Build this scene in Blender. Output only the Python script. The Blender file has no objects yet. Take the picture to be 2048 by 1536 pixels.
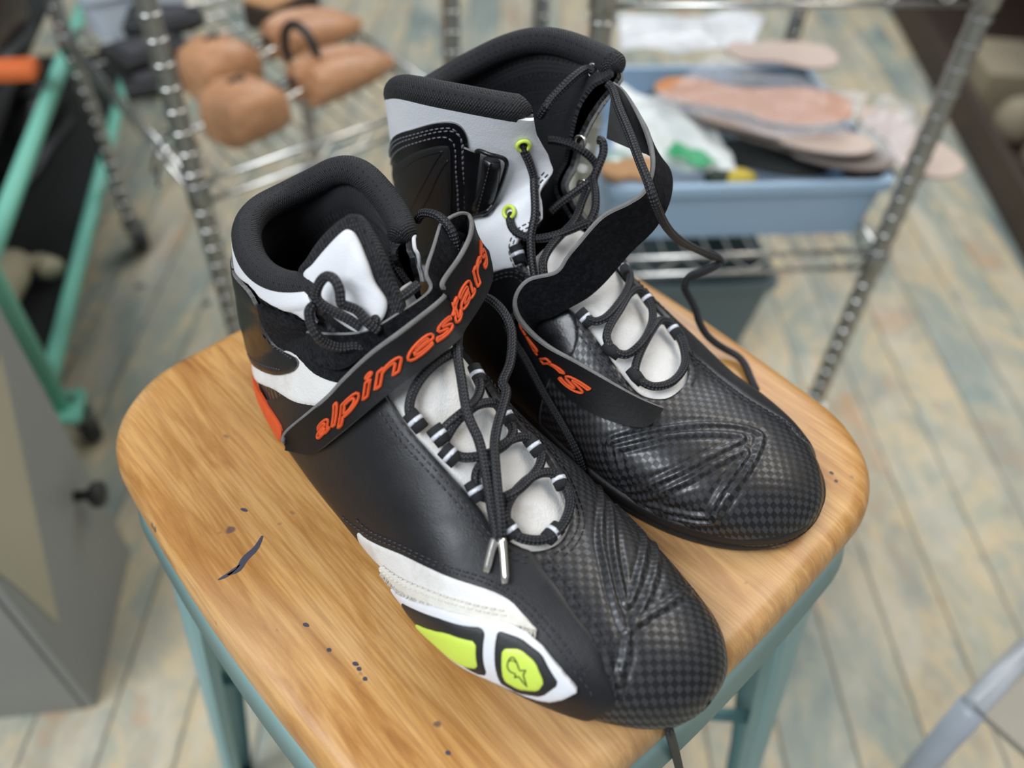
import bpy, bmesh, math, random
import numpy as np
from mathutils import Vector, Matrix
from mathutils.bvhtree import BVHTree
random.seed(7); np.random.seed(7)
SC = bpy.context.scene
COL = SC.collection

# ------------------------------------------------------------------ camera
F, PITCH, ROLL = 1650.0, 45.7, 2.7
_p, _r = math.radians(PITCH), math.radians(ROLL)
FW = np.array([0, math.cos(_p), -math.sin(_p)])
_rt = np.array([1.0, 0, 0]); _up = np.cross(_rt, FW)
RT = math.cos(_r)*_rt + math.sin(_r)*_up
UP = -math.sin(_r)*_rt + math.cos(_r)*_up
CAM = np.array([0, 0, 0.92])
cd = bpy.data.cameras.new('camera'); cam = bpy.data.objects.new('camera', cd); COL.objects.link(cam)
cam.matrix_world = Matrix(((RT[0], UP[0], -FW[0], CAM[0]), (RT[1], UP[1], -FW[1], CAM[1]), (RT[2], UP[2], -FW[2], CAM[2]), (0, 0, 0, 1)))
cd.sensor_width = 36; cd.lens = F*36/2048; cd.clip_start = .02
cd.dof.use_dof = True; cd.dof.focus_distance = .37; cd.dof.aperture_fstop = 4.0
SC.camera = cam

# ------------------------------------------------------------------ light
SC.view_settings.view_transform = 'Standard'; SC.view_settings.look = 'None'
SC.view_settings.gamma = 1; SC.view_settings.exposure = 0.0; SC.view_settings.use_curve_mapping = False
wd = bpy.data.worlds.new('world'); SC.world = wd; wd.use_nodes = True
bg = wd.node_tree.nodes['Background']; bg.inputs[0].default_value = (.80, .88, 1, 1); bg.inputs[1].default_value = .37
def area(name, loc, target, size, power, color):
    d = bpy.data.lights.new(name, 'AREA'); d.shape = 'RECTANGLE'; d.size, d.size_y = size; d.energy = power; d.color = color
    o = bpy.data.objects.new(name, d); COL.objects.link(o); o.location = loc
    o.rotation_euler = (Vector(target)-Vector(loc)).to_track_quat('-Z', 'Y').to_euler(); return o
area('window_light', (-1.1, -.75, 2.5), (0, .3, .6), (1.5, 1.1), 62, (.90, .95, 1))
area('back_window_light', (.6, 2.7, 2.3), (0, .5, .5), (2.0, 1.2), 40, (.90, .95, 1))
area('ceiling_light', (1.3, .9, 2.4), (.2, .6, .3), (1.2, .9), 20, (1, .92, .80))

# ------------------------------------------------------------------ helpers
def ray(px, py): return FW + (px-1024)/F*RT - (py-768)/F*UP
def Z(px, py, z):
    r = ray(px, py); return CAM + r*((z-CAM[2])/r[2])
def D(px, py, d): return CAM + ray(px, py)*d      # point at depth d along the view axis
def prj(P):
    d = np.asarray(P, float)-CAM; w = d@FW
    return np.stack([1024+F*(d@RT)/w, 768-F*(d@UP)/w], -1)
def unit(v): v = np.asarray(v, float); return v/(np.linalg.norm(v)+1e-12)
def cr(pts, n, closed=False):
    """Catmull-Rom through pts, n samples per span"""
    P = np.asarray(pts, float); m = len(P); out = []
    rng = range(m) if closed else range(m-1)
    for i in rng:
        if closed: a, b, c, d = P[(i-1) % m], P[i], P[(i+1) % m], P[(i+2) % m]
        else: a, b, c, d = P[max(i-1, 0)], P[i], P[i+1], P[min(i+2, m-1)]
        for k in range(n):
            t = k/n
            out.append(.5*((2*b)+(-a+c)*t+(2*a-5*b+4*c-d)*t*t+(-a+3*b-3*c+d)*t**3))
    if not closed: out.append(P[-1])
    return np.array(out)
def resample(P, n):
    P = np.asarray(P, float); L = np.r_[0, np.cumsum(np.linalg.norm(np.diff(P, axis=0), axis=1))]
    s = np.linspace(0, L[-1], n); return np.stack([np.interp(s, L, P[:, k]) for k in range(P.shape[1])], -1)

def link(name, verts, faces, mat, parent=None, uv=None, smooth=True, mats=None, fm=None):
    me = bpy.data.meshes.new(name); me.from_pydata([tuple(map(float, v)) for v in verts], [], [tuple(int(i) for i in f) for f in faces])
    if mat is not None: me.materials.append(mat)
    for m in mats or []: me.materials.append(m)
    if fm is not None: me.polygons.foreach_set('material_index', fm)
    if smooth: me.polygons.foreach_set('use_smooth', [True]*len(me.polygons))
    if uv is not None:
        l = me.uv_layers.new(name='UVMap'); idx = np.zeros(len(me.loops), int); me.loops.foreach_get('vertex_index', idx)
        l.data.foreach_set('uv', np.asarray(uv, float)[idx].ravel())
    me.update()
    o = bpy.data.objects.new(name, me); COL.objects.link(o)
    if parent is not None:
        o.parent = parent; o.matrix_parent_inverse = world_of(parent).inverted()
    return o
def world_of(o):
    m = o.matrix_basis.copy()
    if o.parent: m = world_of(o.parent) @ o.matrix_parent_inverse @ m
    return m
def thing(name, label, cat, loc=(0, 0, 0), group=None, rz=0):
    o = bpy.data.objects.new(name, None); COL.objects.link(o); o.location = tuple(map(float, loc)); o.rotation_euler.z = rz; o.empty_display_size = .02
    return tag(o, label, cat, group)
def tag(o, label=None, cat=None, group=None, kind=None):
    if label: o['label'] = label
    if cat: o['category'] = cat
    if group: o['group'] = group
    if kind: o['kind'] = kind
    return o

class MB:
    """collects simple solids into one mesh"""
    def __init__(s): s.v = []; s.f = []; s.uv = []
    def add(s, v, f, uv=None):
        n = len(s.v); s.v += [tuple(map(float, p)) for p in v]; s.f += [tuple(int(i)+n for i in q) for q in f]
        s.uv += [tuple(p) for p in uv] if uv is not None else [(0., 0.)]*len(v)
        return s
    def box(s, c, h, ax=None):
        ax = np.eye(3) if ax is None else np.asarray(ax); c = np.asarray(c, float)
        v = [c+ax[0]*h[0]*a+ax[1]*h[1]*b+ax[2]*h[2]*d for a in (-1, 1) for b in (-1, 1) for d in (-1, 1)]
        return s.add(v, [(0, 1, 3, 2), (4, 6, 7, 5), (0, 4, 5, 1), (2, 3, 7, 6), (0, 2, 6, 4), (1, 5, 7, 3)])
    def tube(s, P, r, n=12, closed=False, flat=1.0, up=None, cap=True):
        P = np.asarray(P, float); m = len(P)
        R = np.full(m, r) if np.isscalar(r) else np.asarray(r, float)
        if closed: T = np.roll(P, -1, 0)-np.roll(P, 1, 0)
        else: T = np.gradient(P, axis=0)
        T /= np.linalg.norm(T, axis=1)[:, None]+1e-12
        a = np.asarray(up, float) if up is not None else (np.array([0, 0, 1.]) if abs(T[0][2]) < .9 else np.array([1., 0, 0]))
        N = []; nrm = unit(a-T[0]*(a@T[0])); N.append(nrm)
        for i in range(1, m):
            nrm = unit(nrm-T[i]*(nrm@T[i])); N.append(nrm)
        N = np.array(N); B = np.cross(T, N); L = np.r_[0, np.cumsum(np.linalg.norm(np.diff(P, axis=0), axis=1))]
        k = n+1; th = np.linspace(0, 2*math.pi, k)
        v = (P[:, None]+R[:, None, None]*(flat*np.cos(th)[None, :, None]*N[:, None]+np.sin(th)[None, :, None]*B[:, None])).reshape(-1, 3)
        uv = [(L[i], j/n) for i in range(m) for j in range(k)]
        f = []
        for i in range(m if closed else m-1):
            i2 = (i+1) % m
            for j in range(n): f.append((i*k+j, i*k+j+1, i2*k+j+1, i2*k+j))
        if cap and not closed:
            f.append(tuple(range(n-1, -1, -1))); f.append(tuple((m-1)*k+j for j in range(n)))
        return s.add(v, f, uv)
    def lathe(s, prof, c, ax=(0, 0, 1), n=24):
        ax = unit(ax); a = unit(np.cross(ax, (0, 1, 0) if abs(ax[1]) < .9 else (1, 0, 0))); b = np.cross(ax, a); c = np.asarray(c, float)
        v = []; 
        for r, h in prof:
            for j in range(n):
                t = 2*math.pi*j/n; v.append(c+ax*h+(a*math.cos(t)+b*math.sin(t))*max(r, 1e-5))
        f = [(i*n+j, i*n+(j+1) % n, (i+1)*n+(j+1) % n, (i+1)*n+j) for i in range(len(prof)-1) for j in range(n)]
        f.append(tuple(range(n-1, -1, -1))); f.append(tuple((len(prof)-1)*n+j for j in range(n)))
        return s.add(v, f)
    def prism(s, poly, z0, z1):
        """closed outline (xy) extruded from z0 to z1"""
        n = len(poly); v = [(x, y, z0) for x, y in poly]+[(x, y, z1) for x, y in poly]
        f = [(j, (j+1) % n, n+(j+1) % n, n+j) for j in range(n)]+[tuple(range(n-1, -1, -1)), tuple(range(n, 2*n))]
        return s.add(v, f)
    def build(s, name, mat, parent=None, smooth=True, sharp=None, bevel=0, seg=2):
        o = link(name, s.v, s.f, mat, parent, s.uv, smooth)
        if bevel:
            m = o.modifiers.new('bevel', 'BEVEL'); m.width = bevel; m.segments = seg; m.limit_method = 'ANGLE'; m.angle_limit = math.radians(35)
        if smooth and (sharp or bevel):
            me = o.data
            try: me.set_sharp_from_angle(angle=math.radians(sharp or 40))
            except Exception: pass
        return o

# ------------------------------------------------------------------ materials
def newmat(name, rough=.5, color=(.5, .5, .5), metal=0, spec=.5):
    m = bpy.data.materials.new(name); m.use_nodes = True; b = m.node_tree.nodes['Principled BSDF']
    b.inputs['Base Color'].default_value = (*color, 1); b.inputs['Roughness'].default_value = rough; b.inputs['Metallic'].default_value = metal
    b.inputs['Specular IOR Level'].default_value = spec
    return m, m.node_tree, b
def N(nt, t, **k):
    n = nt.nodes.new(t)
    for a, v in k.items():
        if a.startswith('i_'): n.inputs[a[2:].replace('_', ' ')].default_value = v
        elif a.startswith('n_'): n.inputs[int(a[2:])].default_value = v
        else: setattr(n, a, v)
    return n
def coords(nt, kind='Object', scale=(1, 1, 1), rot=(0, 0, 0)):
    tc = N(nt, 'ShaderNodeTexCoord'); mp = N(nt, 'ShaderNodeMapping'); nt.links.new(tc.outputs[kind], mp.inputs[0])
    mp.inputs['Scale'].default_value = scale; mp.inputs['Rotation'].default_value = rot; return mp.outputs[0]
def noise(nt, vec, scale, detail=4, rough=.5, dist=0):
    n = N(nt, 'ShaderNodeTexNoise'); n.inputs['Scale'].default_value = scale; n.inputs['Detail'].default_value = detail
    n.inputs['Roughness'].default_value = rough; n.inputs['Distortion'].default_value = dist; nt.links.new(vec, n.inputs['Vector']); return n.outputs[0]
def ramp(nt, fac, stops, interp='LINEAR'):
    n = N(nt, 'ShaderNodeValToRGB'); n.color_ramp.interpolation = interp; e = n.color_ramp.elements
    while len(e) < len(stops): e.new(.5)
    for k, (p, c) in enumerate(stops):
        e[k].position = p; e[k].color = (*c, 1) if not np.isscalar(c) else (c, c, c, 1)
    nt.links.new(fac, n.inputs[0]); return n.outputs[0]
def mathn(nt, op, a, b=None, c=None):
    n = N(nt, 'ShaderNodeMath', operation=op)
    for i, x in enumerate((a, b, c)):
        if x is None: continue
        if np.isscalar(x): n.inputs[i].default_value = x
        else: nt.links.new(x, n.inputs[i])
    return n.outputs[0]
def mix(nt, fac, a, b, mode='MIX'):
    n = N(nt, 'ShaderNodeMix', data_type='RGBA', blend_type=mode)
    for i, x in ((0, fac), (6, a), (7, b)):
        if isinstance(x, (tuple, float, int)): n.inputs[i].default_value = (*x, 1) if isinstance(x, tuple) else x
        else: nt.links.new(x, n.inputs[i])
    return n.outputs[2]
def bump(nt, b, height, strength=.3, dist=.001):
    n = N(nt, 'ShaderNodeBump'); n.inputs['Strength'].default_value = strength; n.inputs['Distance'].default_value = dist
    nt.links.new(height, n.inputs['Height']); nt.links.new(n.outputs[0], b.inputs['Normal']); return n
def sep(nt, vec):
    n = N(nt, 'ShaderNodeSeparateXYZ'); nt.links.new(vec, n.inputs[0]); return n.outputs

def leather(name, color, rough=.45, grain=900, bs=.25, var=.3, spec=.5, soil=None):
    m, nt, b = newmat(name, rough, color, 0, spec); v = coords(nt, 'Object')
    n1 = noise(nt, v, 45, 5, .6); c = mix(nt, n1, tuple(x*(1-var) for x in color), tuple(min(1, x*(1+var)) for x in color))
    if soil:
        n3 = noise(nt, v, 28, 6, .65); c = mix(nt, ramp(nt, n3, [(.52, 0.), (.75, .75)]), c, soil)
    nt.links.new(c, b.inputs['Base Color'])
    vo = N(nt, 'ShaderNodeTexVoronoi'); vo.inputs['Scale'].default_value = grain; nt.links.new(v, vo.inputs['Vector'])
    n2 = noise(nt, v, 130, 4, .6); h = mathn(nt, 'ADD', mathn(nt, 'MULTIPLY', vo.outputs['Distance'], .35), n2)
    bump(nt, b, h, bs, .0008)
    nt.links.new(ramp(nt, n1, [(.3, rough-.08), (.7, rough+.12)]), b.inputs['Roughness'])
    return m
def carbon(name):
    m, nt, b = newmat(name, .4, (.02, .02, .022)); uv = coords(nt, 'UV', (1, 1, 1)); x, y, _ = sep(nt, uv)
    P = .0027
    fx = mathn(nt, 'MULTIPLY', x, 1/P*2*math.pi/2); fy = mathn(nt, 'MULTIPLY', y, 1/P*2*math.pi/2)
    s = mathn(nt, 'MULTIPLY', mathn(nt, 'SINE', fx), mathn(nt, 'SINE', fy))
    k = ramp(nt, mathn(nt, 'MULTIPLY_ADD', s, .5, .5), [(.46, 0.), (.60, 1.)])
    ob = coords(nt, 'Object'); n1 = noise(nt, ob, 38, 5, .6)
    dark = mix(nt, n1, (.0045, .0048, .0055), (.008, .0075, .0075)); light = mix(nt, n1, (.024, .025, .030), (.050, .051, .056))
    brown = ramp(nt, noise(nt, ob, 22, 5, .7), [(.5, 0.), (.72, .55)])
    c = mix(nt, k, dark, light); c = mix(nt, brown, c, (.026, .020, .014)); nt.links.new(c, b.inputs['Base Color'])
    nt.links.new(ramp(nt, k, [(0, .46), (1, .30)]), b.inputs['Roughness'])
    n2 = noise(nt, ob, 700, 3, .6); n3 = noise(nt, ob, 60, 4, .6)
    h = mathn(nt, 'ADD', mathn(nt, 'MULTIPLY', s, .25), mathn(nt, 'ADD', mathn(nt, 'MULTIPLY', n2, .12), mathn(nt, 'MULTIPLY', n3, .8)))
    bump(nt, b, h, .32, .0008); return m
def knit(name, color=(.0075, .0075, .009), scale=900., ribs=True):
    """padded mesh fabric: fine ribs with rows of small holes"""
    m, nt, b = newmat(name, .62, color, 0, .4); uv = coords(nt, 'UV'); x, y, _ = sep(nt, uv)
    s = mathn(nt, 'MULTIPLY', mathn(nt, 'SINE', mathn(nt, 'MULTIPLY', x, 2*math.pi/.0013)), mathn(nt, 'SINE', mathn(nt, 'MULTIPLY', y, 2*math.pi/.0021)))
    hx = mathn(nt, 'SINE', mathn(nt, 'MULTIPLY', mathn(nt, 'ADD', x, y), 2*math.pi/.007)); hy = mathn(nt, 'SINE', mathn(nt, 'MULTIPLY', mathn(nt, 'SUBTRACT', x, y), 2*math.pi/.007))
    hole = ramp(nt, mathn(nt, 'MULTIPLY', hx, hy), [(.72, 0.), (.9, 1.)])
    ob = coords(nt, 'Object'); n2 = noise(nt, ob, 60, 4, .6)
    c = mix(nt, n2, tuple(v*.6 for v in color), tuple(v*2.2 for v in color)); c = mix(nt, hole, c, (.002, .002, .002)); nt.links.new(c, b.inputs['Base Color'])
    h = mathn(nt, 'SUBTRACT', mathn(nt, 'MULTIPLY', s, .5), hole); bump(nt, b, h, .6, .0008)
    b.inputs['Sheen Weight'].default_value = .03; b.inputs['Sheen Roughness'].default_value = .4
    return m
def braid(name, color=(.006, .006, .008), hi=(.045, .045, .052)):
    m, nt, b = newmat(name, .5, color, 0, .5); uv = coords(nt, 'UV'); x, y, _ = sep(nt, uv)
    a = mathn(nt, 'MULTIPLY', x, 2*math.pi/.0032); c2 = mathn(nt, 'MULTIPLY', y, 2*math.pi*4)
    s = mathn(nt, 'MULTIPLY', mathn(nt, 'SINE', mathn(nt, 'ADD', a, c2)), mathn(nt, 'SINE', mathn(nt, 'SUBTRACT', a, c2)))
    k = ramp(nt, mathn(nt, 'MULTIPLY_ADD', s, .5, .5), [(.35, 0.), (.9, 1.)])
    nt.links.new(mix(nt, k, color, hi), b.inputs['Base Color']); bump(nt, b, k, .9, .0009); return m
def fuzz(name, color=(.004, .004, .006)):
    m, nt, b = newmat(name, .9, color, 0, .1); v = coords(nt, 'Object'); n = noise(nt, v, 420, 5, .75, .5)
    nt.links.new(ramp(nt, n, [(.45, tuple(c*.35 for c in color)), (.72, tuple(c*4.2 for c in color))]), b.inputs['Base Color'])
    bump(nt, b, n, 1, .0018); b.inputs['Sheen Weight'].default_value = .05; return m
def plain(name, color, rough=.5, metal=0, bs=.15, sc=200, var=.15, spec=.5):
    m, nt, b = newmat(name, rough, color, metal, spec); v = coords(nt, 'Object'); n1 = noise(nt, v, sc/12, 4, .6)
    nt.links.new(mix(nt, n1, tuple(x*(1-var) for x in color), tuple(min(1, x*(1+var)) for x in color)), b.inputs['Base Color'])
    if bs: bump(nt, b, noise(nt, v, sc, 4, .6), bs, .0006)
    return m
M = {}
M['black'] = leather('black_leather', (.0085, .0088, .011), .45, 1500, .22, .25, .45)
M['strap'] = plain('black_strap_leather', (.0055, .0055, .006), .6, 0, .3, 500, .3, .28)
M['blackgloss'] = leather('black_glossy_leather', (.006, .006, .0075), .30, 700, .15, .2)
M['carbon'] = carbon('carbon_pattern_leather')
M['white'] = leather('white_leather', (.74, .75, .775), .5, 1300, .22, .04, .4)
M['cream'] = leather('worn_white_leather', (.74, .725, .70), .55, 1300, .5, .06, .4, (.42, .36, .28))
M['knit'] = knit('black_mesh_fabric')
M['lace'] = braid('black_braided_cord')
M['fuzz'] = fuzz('black_hook_and_loop')
M['greyedge'] = plain('grey_felt_edge', (.20, .195, .19), .9, 0, .8, 1500, .4, .1)
M['thread'] = plain('black_thread', (.035, .035, .042), .55, 0, .2, 3000)
M['whitethread'] = plain('cream_thread', (.74, .71, .64), .7, 0, .4, 3000, .2)
M['orange'] = plain('orange_embroidery', (.78, .10, .018), .55, 0, .8, 2600, .25)
M['lime'] = plain('lime_rubber', (.62, .78, .10), .42, 0, .1, 900, .05)
M['whiteplastic'] = plain('white_rubber', (.76, .77, .80), .38, 0, .1, 600, .04)
M['blackplastic'] = plain('black_rubber', (.016, .016, .017), .5, 0, .3, 900)
M['reflect'] = plain('silver_reflective_tape', (.66, .68, .74), .35, .1, .3, 1600, .1)
M['silver'] = plain('silver_metal', (.75, .72, .66), .25, 1, .1, 400)
M['webbing'] = plain('black_webbing', (.010, .010, .012), .75, 0, .8, 1400, .4)
M['sole'] = plain('black_sole_rubber', (.011, .0105, .0105), .55, 0, .5, 500, .4)
M['insole'] = plain('dark_insole', (.01, .01, .011), .85, 0, .5, 600, .4)
# ------------------------------------------------------------------ shoe surface
SEAT = .59
FOOTP = [[(0, 0), (.55, 0), (.88, .03), (1.0, .18), (.985, .40), (.89, .64), (.68, .84), (.37, .96), (0, 1)],
         [(0, 0), (.55, 0), (.92, .02), (1.0, .13), (.95, .33), (.80, .57), (.59, .79), (.33, .94), (0, 1)],
         [(0, 0), (.38, .03), (.72, .14), (.93, .3), (1.0, .48), (.93, .68), (.72, .86), (.38, .97), (0, 1)]]
# B(x,y,z)  T(x,y,z)  lateral w, medial w, shape
FOOT = [((.2905, .0, .006), (.2905, .0, .012), .002, .002, 0), ((.289, .0, .003), (.2885, .0, .018), .011, .011, 0), ((.285, 0, 0), (.2825, 0, .025), .022, .021, 0),
        ((.274, 0, 0), (.270, 0, .032), .035, .033, 0), ((.256, 0, 0), (.250, 0, .038), .045, .042, 0), ((.235, 0, 0), (.228, 0, .042), .051, .048, .1),
        ((.212, 0, 0), (.208, 0, .046), .054, .050, .3), ((.185, 0, 0), (.182, 0, .058), .054, .048, .6), ((.155, 0, 0), (.158, 0, .071), .051, .044, .9),
        ((.125, 0, 0), (.138, 0, .083), .048, .040, 1), ((.09, 0, 0), (.125, 0, .092), .045, .038, 1), ((.055, 0, 0), (.117, 0, .100), .041, .036, 1.1),
        ((.028, 0, .000), (.112, 0, .106), .038, .035, 1.3)]
def ev_prof(k, ph):
    P = np.array(FOOTP[k]); P = np.vstack([P[1]*[-1, 1], P, P[-2]*[-1, 1]]); Q = cr(P, 24)[24:-24]; s = np.linspace(0, 8, len(Q)); h = ph*16
    return np.stack([np.interp(h, s, Q[:, 0]), np.interp(h, s, Q[:, 1])], -1)
class Shoe:
    NT, NP = 400, 320
    def __init__(s, O, f, lat, stations, ty, rise, yc=0.0, wl=None, wm=None):
        s.O = np.array([*O, SEAT+.0022]); s.f = np.array([*f, 0.]); s.l = np.array([*lat, 0.])
        st = stations; B = np.array([a[0] for a in st]); T = np.array([a[1] for a in st]); W = np.array([(a[2], a[3], a[4]) for a in st])
        if wl: W[:len(wl), 0] = wl
        if wm: W[:len(wm), 1] = wm
        T[:, 1] += np.interp(T[:, 0], ty[0], ty[1]) * (np.arange(len(st)) < len(FOOT))
        X = np.hstack([B, T, W]); X = cr(X, 40)
        # equal spacing in ridge+heel length
        L = np.r_[0, np.cumsum(np.linalg.norm(np.diff(X[:, 3:6], axis=0), axis=1)+np.linalg.norm(np.diff(X[:, 0:3], axis=0), axis=1))]
        q = np.linspace(0, L[-1], s.NT); X = np.stack([np.interp(q, L, X[:, k]) for k in range(X.shape[1])], -1)
        ph = np.arange(s.NP)/s.NP; half = np.where(ph <= .5, ph, 1-ph); sg = np.where(ph <= .5, 1., -1.)
        pr = [ev_prof(k, half) for k in range(3)]
        P = np.zeros((s.NT, s.NP, 3))
        for i in range(s.NT):
            b, t = X[i, :3], X[i, 3:6]; wl, wm, a = X[i, 6:9]; a = min(max(a, 0), 2)
            k = min(int(a), 1); g = a-k; q2 = pr[k]*(1-g)+pr[k+1]*g
            c = b+(t-b)*q2[:, 1:2]; w = np.where(sg > 0, wl, wm)*q2[:, 0]*sg
            c = c+np.array([0, 1., 0])*w[:, None]; c[:, 1] += yc*(1-min(1, i/s.NT*1.0))
            P[i] = c
        P[:, :, 2] += rise(np.arange(s.NT)[:, None]/(s.NT-1), ph[None, :])
        s.loc = P; s.P = s.O + P[:, :, 0:1]*s.f + P[:, :, 1:2]*s.l + P[:, :, 2:3]*np.array([0, 0, 1.])
        s.finish()
    def finish(s):
        P = s.P; dt = np.gradient(P, axis=0); dp = np.roll(P, -1, 1)-np.roll(P, 1, 1)
        n = np.cross(dp, dt); n /= np.linalg.norm(n, axis=2)[..., None]+1e-12
        c = P.mean(axis=1, keepdims=True)
        if np.mean(np.sum(n*(P-c), -1)) < 0: n = -n
        s.n = n
        d = np.linalg.norm(P-np.roll(P, 1, 1), axis=2); arc = np.cumsum(d, 1); mid = arc[:, s.NP//2:s.NP//2+1]; s.U = arc-mid
        rid = P[:, s.NP//2]; s.V = np.repeat(np.r_[0, np.cumsum(np.linalg.norm(np.diff(rid, axis=0), axis=1))][:, None], s.NP, 1)
        s.LT = 1.0*np.linalg.norm(np.diff(P, axis=0), axis=2).sum(0).mean(); s.LP = .22
        NT, NP = s.NT, s.NP; I, J = np.meshgrid(np.arange(NT-1), np.arange(NP), indexing='ij'); J2 = (J+1) % NP
        s.quads = np.stack([I*NP+J, I*NP+J2, (I+1)*NP+J2, (I+1)*NP+J], -1).reshape(-1, 4)
        s.bvh = BVHTree.FromPolygons([tuple(v) for v in P.reshape(-1, 3)], [tuple(int(k) for k in q) for q in s.quads])
    def at(s, t, ph, off=0.):
        x = np.clip(t*(s.NT-1), 0, s.NT-1.001); y = (ph % 1)*s.NP; i = int(x); j = int(y) % s.NP; j2 = (j+1) % s.NP; a = x-i; b = y-int(y)
        def g(A): return (A[i, j]*(1-b)+A[i, j2]*b)*(1-a)+(A[i+1, j]*(1-b)+A[i+1, j2]*b)*a
        return g(s.P)+unit(g(s.n))*off
    def nrm(s, t, ph):
        x = np.clip(t*(s.NT-1), 0, s.NT-1.001); return s.n[int(x), int((ph % 1)*s.NP) % s.NP]
    def _uv(s, fi, p):
        i, j = divmod(int(fi), s.NP); j2 = (j+1) % s.NP; a, b, c = s.P[i, j], s.P[i, j2], s.P[i+1, j]
        e1, e2 = b-a, c-a; w = p-a; A = np.array([[e1@e1, e1@e2], [e1@e2, e2@e2]])
        try: x = np.linalg.solve(A+np.eye(2)*1e-14, [w@e1, w@e2])
        except Exception: x = (0.5, .5)
        return ((i+min(max(x[1], 0), 1))/(s.NT-1), ((j+min(max(x[0], 0), 1))/s.NP) % 1)
    def pick(s, px, py):
        d = unit(ray(px, py)); h = s.bvh.ray_cast(Vector(CAM), Vector(d), 3.)
        if h[0] is not None: return s._uv(h[2], np.array(h[0]))
        best = None
        for k in np.linspace(.28, .62, 120):
            q = s.bvh.find_nearest(Vector(CAM+d*k))
            if best is None or q[3] < best[3]: best = q
        return s._uv(best[2], np.array(best[0]))
    def on(s, px, py, off=0.):
        t, ph = s.pick(px, py); return s.at(t, ph, off)
    def picks(s, pts):
        """pixels or ('uv',t,ph) -> unwrapped (t,ph) list"""
        out = []
        for p in pts:
            q = (p[1], p[2]) if p[0] == 'uv' else s.pick(*p[:2]); q = np.array(q, float)
            if out: q[1] += round(out[-1][1]-q[1])
            out.append(q)
        return np.array(out)
    def field(s, pts, smooth=4):
        """signed distance (m, negative inside) of every grid vertex to a closed outline"""
        Q = s.picks(pts); Q = cr(Q, smooth, True) if smooth > 1 else Q
        c = Q[:, 1].mean(); T, PH = np.meshgrid(np.linspace(0, 1, s.NT), np.arange(s.NP)/s.NP, indexing='ij')
        PH = PH-np.round(PH-c); sc = np.array([s.LT, s.LP]); V = np.stack([T, PH], -1)*sc; E = Q*sc
        lo, hi = E.min(0)-.012, E.max(0)+.012; out = np.full((s.NT, s.NP), .05)
        mk = (V[..., 0] > lo[0]) & (V[..., 0] < hi[0]) & (V[..., 1] > lo[1]) & (V[..., 1] < hi[1]); p = V[mk]
        d = np.full(len(p), 9.); ins = np.zeros(len(p), bool); a = E[-1]
        for b in E:
            e = b-a; w = p-a; h = np.clip((w@e)/(e@e+1e-15), 0, 1); d = np.minimum(d, np.linalg.norm(w-h[:, None]*e, axis=1))
            c1 = (a[1] > p[:, 1]) != (b[1] > p[:, 1])
            with np.errstate(all='ignore'): x = (b[0]-a[0])*(p[:, 1]-a[1])/(b[1]-a[1])+a[0]
            ins ^= c1 & (p[:, 0] < x); a = b
        out[mk] = np.where(ins, -d, d); return out
    def line_field(s, pts, smooth=6, closed=False):
        """unsigned distance (m) of every grid vertex to a line on the surface, measured in space"""
        Q = s.picks(pts); Q = cr(Q, smooth, closed); E = np.array([s.at(*q) for q in Q]); out = np.full(s.NT*s.NP, .05)
        p = s.P.reshape(-1, 3); lo, hi = E.min(0)-.01, E.max(0)+.01; mk = np.all((p > lo) & (p < hi), 1); p = p[mk]; d = np.full(len(p), .05)
        for a, b in zip(E[:-1], E[1:]):
            e = b-a; w = p-a; h = np.clip((w@e)/(e@e+1e-15), 0, 1); d = np.minimum(d, np.linalg.norm(w-h[:, None]*e, axis=1))
        out[mk] = d; return out.reshape(s.NT, s.NP)
    def patch(s, name, fld, mat, parent, off=.0012, depth=.0012, lift=None, flip=False, edge=None, trange=None, rnd=.0009):
        """the part of the surface where fld<0, raised by off, with a wall of the given depth round its edge"""
        NT, NP = s.NT, s.NP; f = fld.reshape(-1); q = s.quads
        offs = np.full(NT*NP, off) if np.isscalar(off) else off.reshape(-1)
        if lift is not None: offs = offs+lift.reshape(-1)
        if rnd:   # soft edge
            k = np.clip(-f/(rnd*2.2), 0, 1); offs = offs-np.sign(depth)*rnd*.6*(1-np.sqrt(k*(2-k)))
        Pf = s.P.reshape(-1, 3); Nf = s.n.reshape(-1, 3); U = s.U.reshape(-1); V = s.V.reshape(-1)
        sg = f[q] < 0; cnt = sg.sum(1); full = q[cnt == 4]; part = q[(cnt > 0) & (cnt < 4)]
        keys = {}; vp, vn, vo, vu, vf = [], [], [], [], []
        def vert(a, b=None, t=0):
            k = int(a) if b is None else (min(int(a), int(b)), max(int(a), int(b)))
            if k in keys: return keys[k]
            keys[k] = len(vp)
            if b is None: vp.append(Pf[a]); vn.append(Nf[a]); vo.append(offs[a]); vu.append((U[a], V[a])); vf.append(f[a])
            else:
                vp.append(Pf[a]*(1-t)+Pf[b]*t); vn.append(Nf[a]*(1-t)+Nf[b]*t); vo.append(offs[a]*(1-t)+offs[b]*t); vu.append((U[a]*(1-t)+U[b]*t, V[a]*(1-t)+V[b]*t)); vf.append(0)
            return keys[k]
        faces = []
        used = np.unique(full); base = {int(a): vert(a) for a in used}
        for r in full: faces.append([base[int(a)] for a in r])
        for r in part:
            poly = []
            for k in range(4):
                a, b = r[k], r[(k+1) % 4]
                if f[a] < 0: poly.append(vert(a))
                if (f[a] < 0) != (f[b] < 0): poly.append(vert(a, b, f[a]/(f[a]-f[b])))
            if len(poly) >= 3: faces.append(poly)
        vp = np.array(vp); vn = np.array(vn); vn /= np.linalg.norm(vn, axis=1)[:, None]+1e-12; vo = np.array(vo)
        top = vp+vn*vo[:, None]
        ec = {}
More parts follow.
